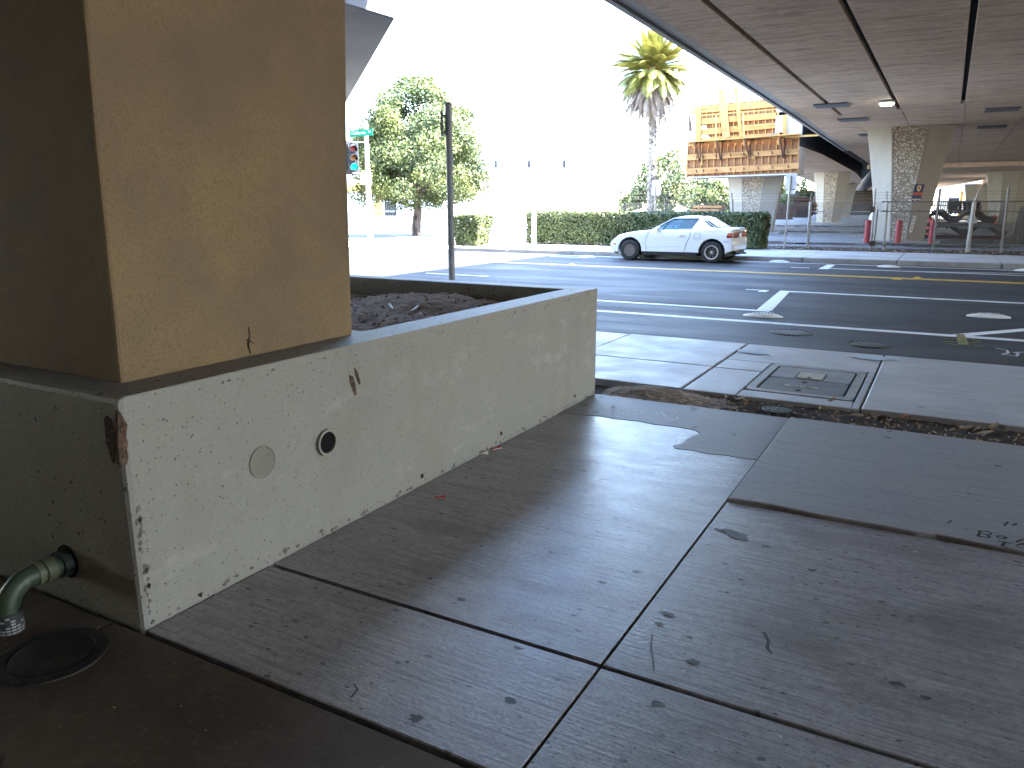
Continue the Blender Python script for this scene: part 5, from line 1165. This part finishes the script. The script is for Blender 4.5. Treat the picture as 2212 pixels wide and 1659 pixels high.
zig([(1000, 1195), (1040, 1200), (1130, 1120), (1290, 1118), (1400, 1195), (1480, 1197), (1590, 1120), (1690, 1118), (1775, 1195), (1850, 1200)], 3, .055, VPz, 5,
    ['bottom zigzag sheet pile of the lower stack', 'middle zigzag sheet pile of the lower stack', 'top zigzag sheet pile of the lower stack'])
zig([(1005, 1078), (1030, 1075), (1125, 1000), (1200, 998), (1285, 1072), (1370, 1072), (1460, 1000), (1560, 998), (1650, 1075), (1740, 1080)], 5, .05, VPz, 5,
    [f'{w_} zigzag sheet pile of the upper stack' for w_ in ('lowest', 'second lowest', 'middle', 'second highest', 'highest')])
def beam_thing(x0, x1, y0, y1, v, dv, m, name, label, cat, grp=None):
    a = PV(*c4(x0, y1), v); b = PV(*c4(x1, y0), v); t = thing(name, ((a.x+b.x)/2, v, a.z), label, cat, grp)
    z0, z1 = a.z, b.z; e = (z1-z0)*.2
    MB().box(a.x, b.x, v, v+dv, z0, z0+e).build('flange', m, t); MB().box(a.x, b.x, v, v+dv, z1-e, z1).build('flange', m, t); MB().box(a.x+.01, b.x-.01, v+dv*.4, v+dv*.6, z0+e, z1-e).build('web', m, t); return t
beam_thing(1005, 1845, 1082, 1108, VPz-.15, .3, 'galv_dark', 'steel_beam', 'long grey steel beam between the two sheet pile stacks', 'beam')
beam_thing(1000, 1830, 1205, 1228, VPz-.2, .3, 'rust', 'steel_beam', 'reddish steel beam under the lower sheet pile stack', 'beam')
# dark stack of form panels
for j in range(6):
    y = 850+22*j; a = PV(*c4(1292+random.randint(-6, 6), y+19), 41.5); b = PV(*c4(1615+random.randint(-10, 14), y), 41.5)
    t = thing('form_panel', ((a.x+b.x)/2, 41.5, a.z), f'{["topmost", "second", "third", "fourth", "fifth", "lowest visible"][j]} dark panel of the black stack behind the sheet piles', 'panel', 'black stack of form panels')
    MB().box(a.x, b.x, 41.5, 43, a.z+.02, b.z).build('sheet', 'black_iron', t)
    for k in range(7): x = a.x+(b.x-a.x)*(k+.5)/7; MB().box(x-.06, x+.06, 41.46, 42.9, a.z-.02, a.z+.018).build('batten', 'rust_dark', t)
# vertical sheets at far right
sb_ = thing('sheet_bundle', (3, 38, 0), 'row of metal sheets standing on edge at the right end of the yard', 'metal sheets')
for i in range(26):
    u = 1.75+i*.125+random.uniform(-.03, .03); h = random.uniform(1.35, 1.75); le = random.uniform(-.05, .22); v = 37.6+random.uniform(-.3, .5)
    mb = MB(); mb.beam((u, v, -.02), (u+le, v, h), random.choice([.03, .03, .16, .2]), .03, (0, 1, 0)); mb.build('sheet', random.choice(['sheet', 'galv', 'sheet', 'galv_dark']), sb_)
for i in range(9):
    u = .75+i*.12; mb = MB(); mb.beam((u, 40.5, -.02), (u+random.uniform(0, .1), 40.5, random.uniform(1.2, 1.65)), .03, .03, (0, 1, 0)); mb.build('sheet', 'galv', sb_)
# odds and ends on the piles
q = PV(*c4(1525, 1062), 36.7); bag((q.x, 36.95, q.z-.12), .17, .27, 'small white bag on the rusty sheet piles', seed=5)
q = PV(*c4(1370, 1035), 36.8); t = thing('pipe', (q.x, 36.9, q.z), 'bent yellow pipe lying on the rusty sheet piles', 'pipe'); MB().tube([(q.x-.25, 36.95, q.z), (q.x+.12, 36.95, q.z-.02), (q.x+.17, 36.95, q.z+.01), (q.x+.18, 36.95, q.z+.1)], .025, 8).build('tube', 'pipe_cream', t, smooth=True)
MB().tube([(q.x-.27, 36.95, q.z), (q.x-.22, 36.95, q.z)], .034, 8).build('collar', 'galv', t)
q = PV(*c4(1742, 1085), 37.4); t = thing('traffic_cone', (q.x, 37.4, q.z), 'orange traffic cone at the right end of the sheet piles', 'cone')
MB().lathe([(.11, .02), (.03, .36), (.02, .38)], 14).build('body', 'cone', t, local=True, smooth=True); MB().box(-.14, .14, -.14, .14, 0, .02).build('base', 'cone', t, local=True); MB().lathe([(.074, .16), (.06, .22)], 14, cap=False).build('band', 'white_plastic', t, local=True)
# pale slatted fence, sunlit buildings and yellow forms far behind
a = PV(2000, 440, 58).x; b = PV(2055, 440, 58).x
sf = thing('slat_fence', ((a+b)/2, 58, 0), 'pale slatted fence behind the dark panel stack', 'fence'); x = a
while x < b: MB().box(x, x+.075, 58, 58.03, .05, 1.75).build('slat', random.choice(['pvc', 'cover_tan', 'pipe_green']), sf); x += .12
for z in (.4, 1.5): MB().box(a, b, 58.035, 58.09, z, z+.08).build('rail', 'galv', sf)
fb = thing('far_building', (6, 160, 0), 'pale sunlit building far behind the yard at right', 'building')
MB().box(-2, 30, 155, 170, 0, 5.2).build('wall', 'white_wall', fb); MB().prism([(-2.5, 154.6, 5.2), (30.5, 154.6, 5.2), (14, 154.6, 8.2)], (0, 16, 0)).build('roof', 'fascia', fb)
for i in range(8): MB().box(-.5+3.6*i, 1.1+3.6*i, 154.9, 154.99, 1, 3).build('window', 'glass_dark', fb)
for i, (x0, x1) in enumerate(((2072, 2082), (2085, 2093))):
    p0 = PV(x0, 440, 128); p1 = PV(x1, 412, 128); t = thing('yellow_form', ((p0.x+p1.x)/2, 128, 0), ['yellow formwork panel in the far opening, left one', 'yellow formwork panel in the far opening, right one'][i], 'formwork')
    MB().box(p0.x, p1.x, 128, 128.3, 0, p1.z).build('panel', 'yellow_form', t); MB().box(p0.x, p1.x, 127.85, 127.99, p1.z-.4, p1.z-.1).build('waler', 'lumber', t); MB().box(p0.x, p1.x, 127.85, 127.99, 1, 1.3).build('waler', 'lumber', t)
# timber and beam stacks under the ramp
def stack(x0, x1, y0, y1, v, rows, label, m, m2, dv=1.2):
    a = PV(x0, y1, v); b = PV(x1, y0, v); t = thing('beam_stack', ((a.x+b.x)/2, v, a.z), label, 'stack'); h = (b.z-a.z)/rows
    for j in range(rows):
        z = a.z+j*h; s = random.uniform(-.15, .15)
        MB().box(a.x+s, b.x+s, v, v+dv, z+h*.28, z+h*.98).build('beam', m, t)
        for k in range(5): x = a.x+.1+(b.x-a.x-.4)*k/4; MB().box(x, x+.22, v-.05, v+dv, z, z+h*.26).build('spacer', m2, t)
    return t
stack(1491, 1556, 444, 472, 60, 4, 'stack of orange timbers between the palm and the formwork pier', 'lumber', 'rust_dark')
stack(1420, 1484, 459, 474, 60, 2, 'low row of orange beams right of the palm trunk', 'lumber', 'rust_dark')
stack(1655, 1712, 443, 474, 57, 3, 'stack of brown beams right of the formwork pier', 'rust', 'rust_dark')
stack(1713, 1750, 426, 470, 59, 4, 'taller stack of brown beams just left of the second pier', 'rust', 'rust_dark')
stack(1751, 1764, 438, 462, 60, 3, 'short stack of pale timbers touching the second pier', 'lumber', 'rust')

# ================================================================== LITTER
P = np.stack([-2.9+1.9*RN.uniform(size=170)**1.3, .75+.66*RN.uniform(size=170), .003+.004*RN.uniform(size=170)], 1)
tag(quads_mesh('floor_grit', 'leaf_dry', leaf_quads(P, .007, flat=2.)), kind='stuff')
P = np.stack([-2.25+.10*RN.uniform(size=110)**2, 1.5+3.8*RN.uniform(size=110), .006+.004*RN.uniform(size=110)], 1)
tag(quads_mesh('wall_foot_grit', 'leaf_dry', leaf_quads(P, .012, flat=2.)), kind='stuff')
def scrap(px, w_, h_, label, m, rz, edge=None, z=.006):
    g = PG(*px, 0); t = thing('wrapper', (g.x, g.y, 0), label, 'litter')
    mb = MB(); mb.add([(-w_/2, -h_/2, .004), (0, -h_/2, .012), (w_/2, -h_/2, .004), (-w_/2, h_/2, .006), (0, h_/2, .003), (w_/2, h_/2, .014)], [(0, 1, 4, 3), (1, 2, 5, 4)])
    o = mb.build('sheet', m, t, local=True); s = o.modifiers.new('thick', 'SOLIDIFY'); s.thickness = .0015
    if edge:
        for y in (-h_/2, h_/2): mb = MB(); mb.beam((-w_/2, y, .006), (w_/2, y, .010), .006, .003); mb.build('rim', edge, t, local=True)
    t.rotation_euler.z = rz; return t
scrap((950, 1077), .05, .035, 'red sweet wrapper lying flat on the slab, nearest of the litter', 'wrapper_red', .3, 'paper')
scrap((1072, 970), .055, .04, 'red wrapper close to the foot of the planter wall', 'wrapper_red', .9, 'paper')
scrap((1042, 981), .07, .05, 'folded white paper scrap against the foot of the planter wall', 'paper', .5)
def fork(px, rz, label):
    d = ray(*px); g = O+d*((.70-CZ)/d.z)
    z = soilz(g.x, g.y)+.02; t = thing('plastic_fork', (g.x, g.y, z), label, 'fork', 'plastic forks in the planter')
    for k in range(4): mb = MB(); mb.beam((-.015+.01*k, .02, .006), (-.013+.0087*k, .085, .012), .005, .003); mb.build('tine', 'white_plastic', t, local=True)
    mb = MB(); mb.prism([(-.018, .02, .004), (.018, .02, .004), (.010, -.01, .004), (.006, -.09, .012), (-.006, -.09, .012), (-.010, -.01, .004)], (0, 0, .003)); mb.build('handle', 'white_plastic', t, local=True)
    t.rotation_euler = (.25, 0, rz); t.scale = (.62, .62, .62)
fork((845, 662), .9, 'white plastic fork on the soil, left of the two'); fork((897, 665), .1, 'white plastic fork on the soil, right of the two')
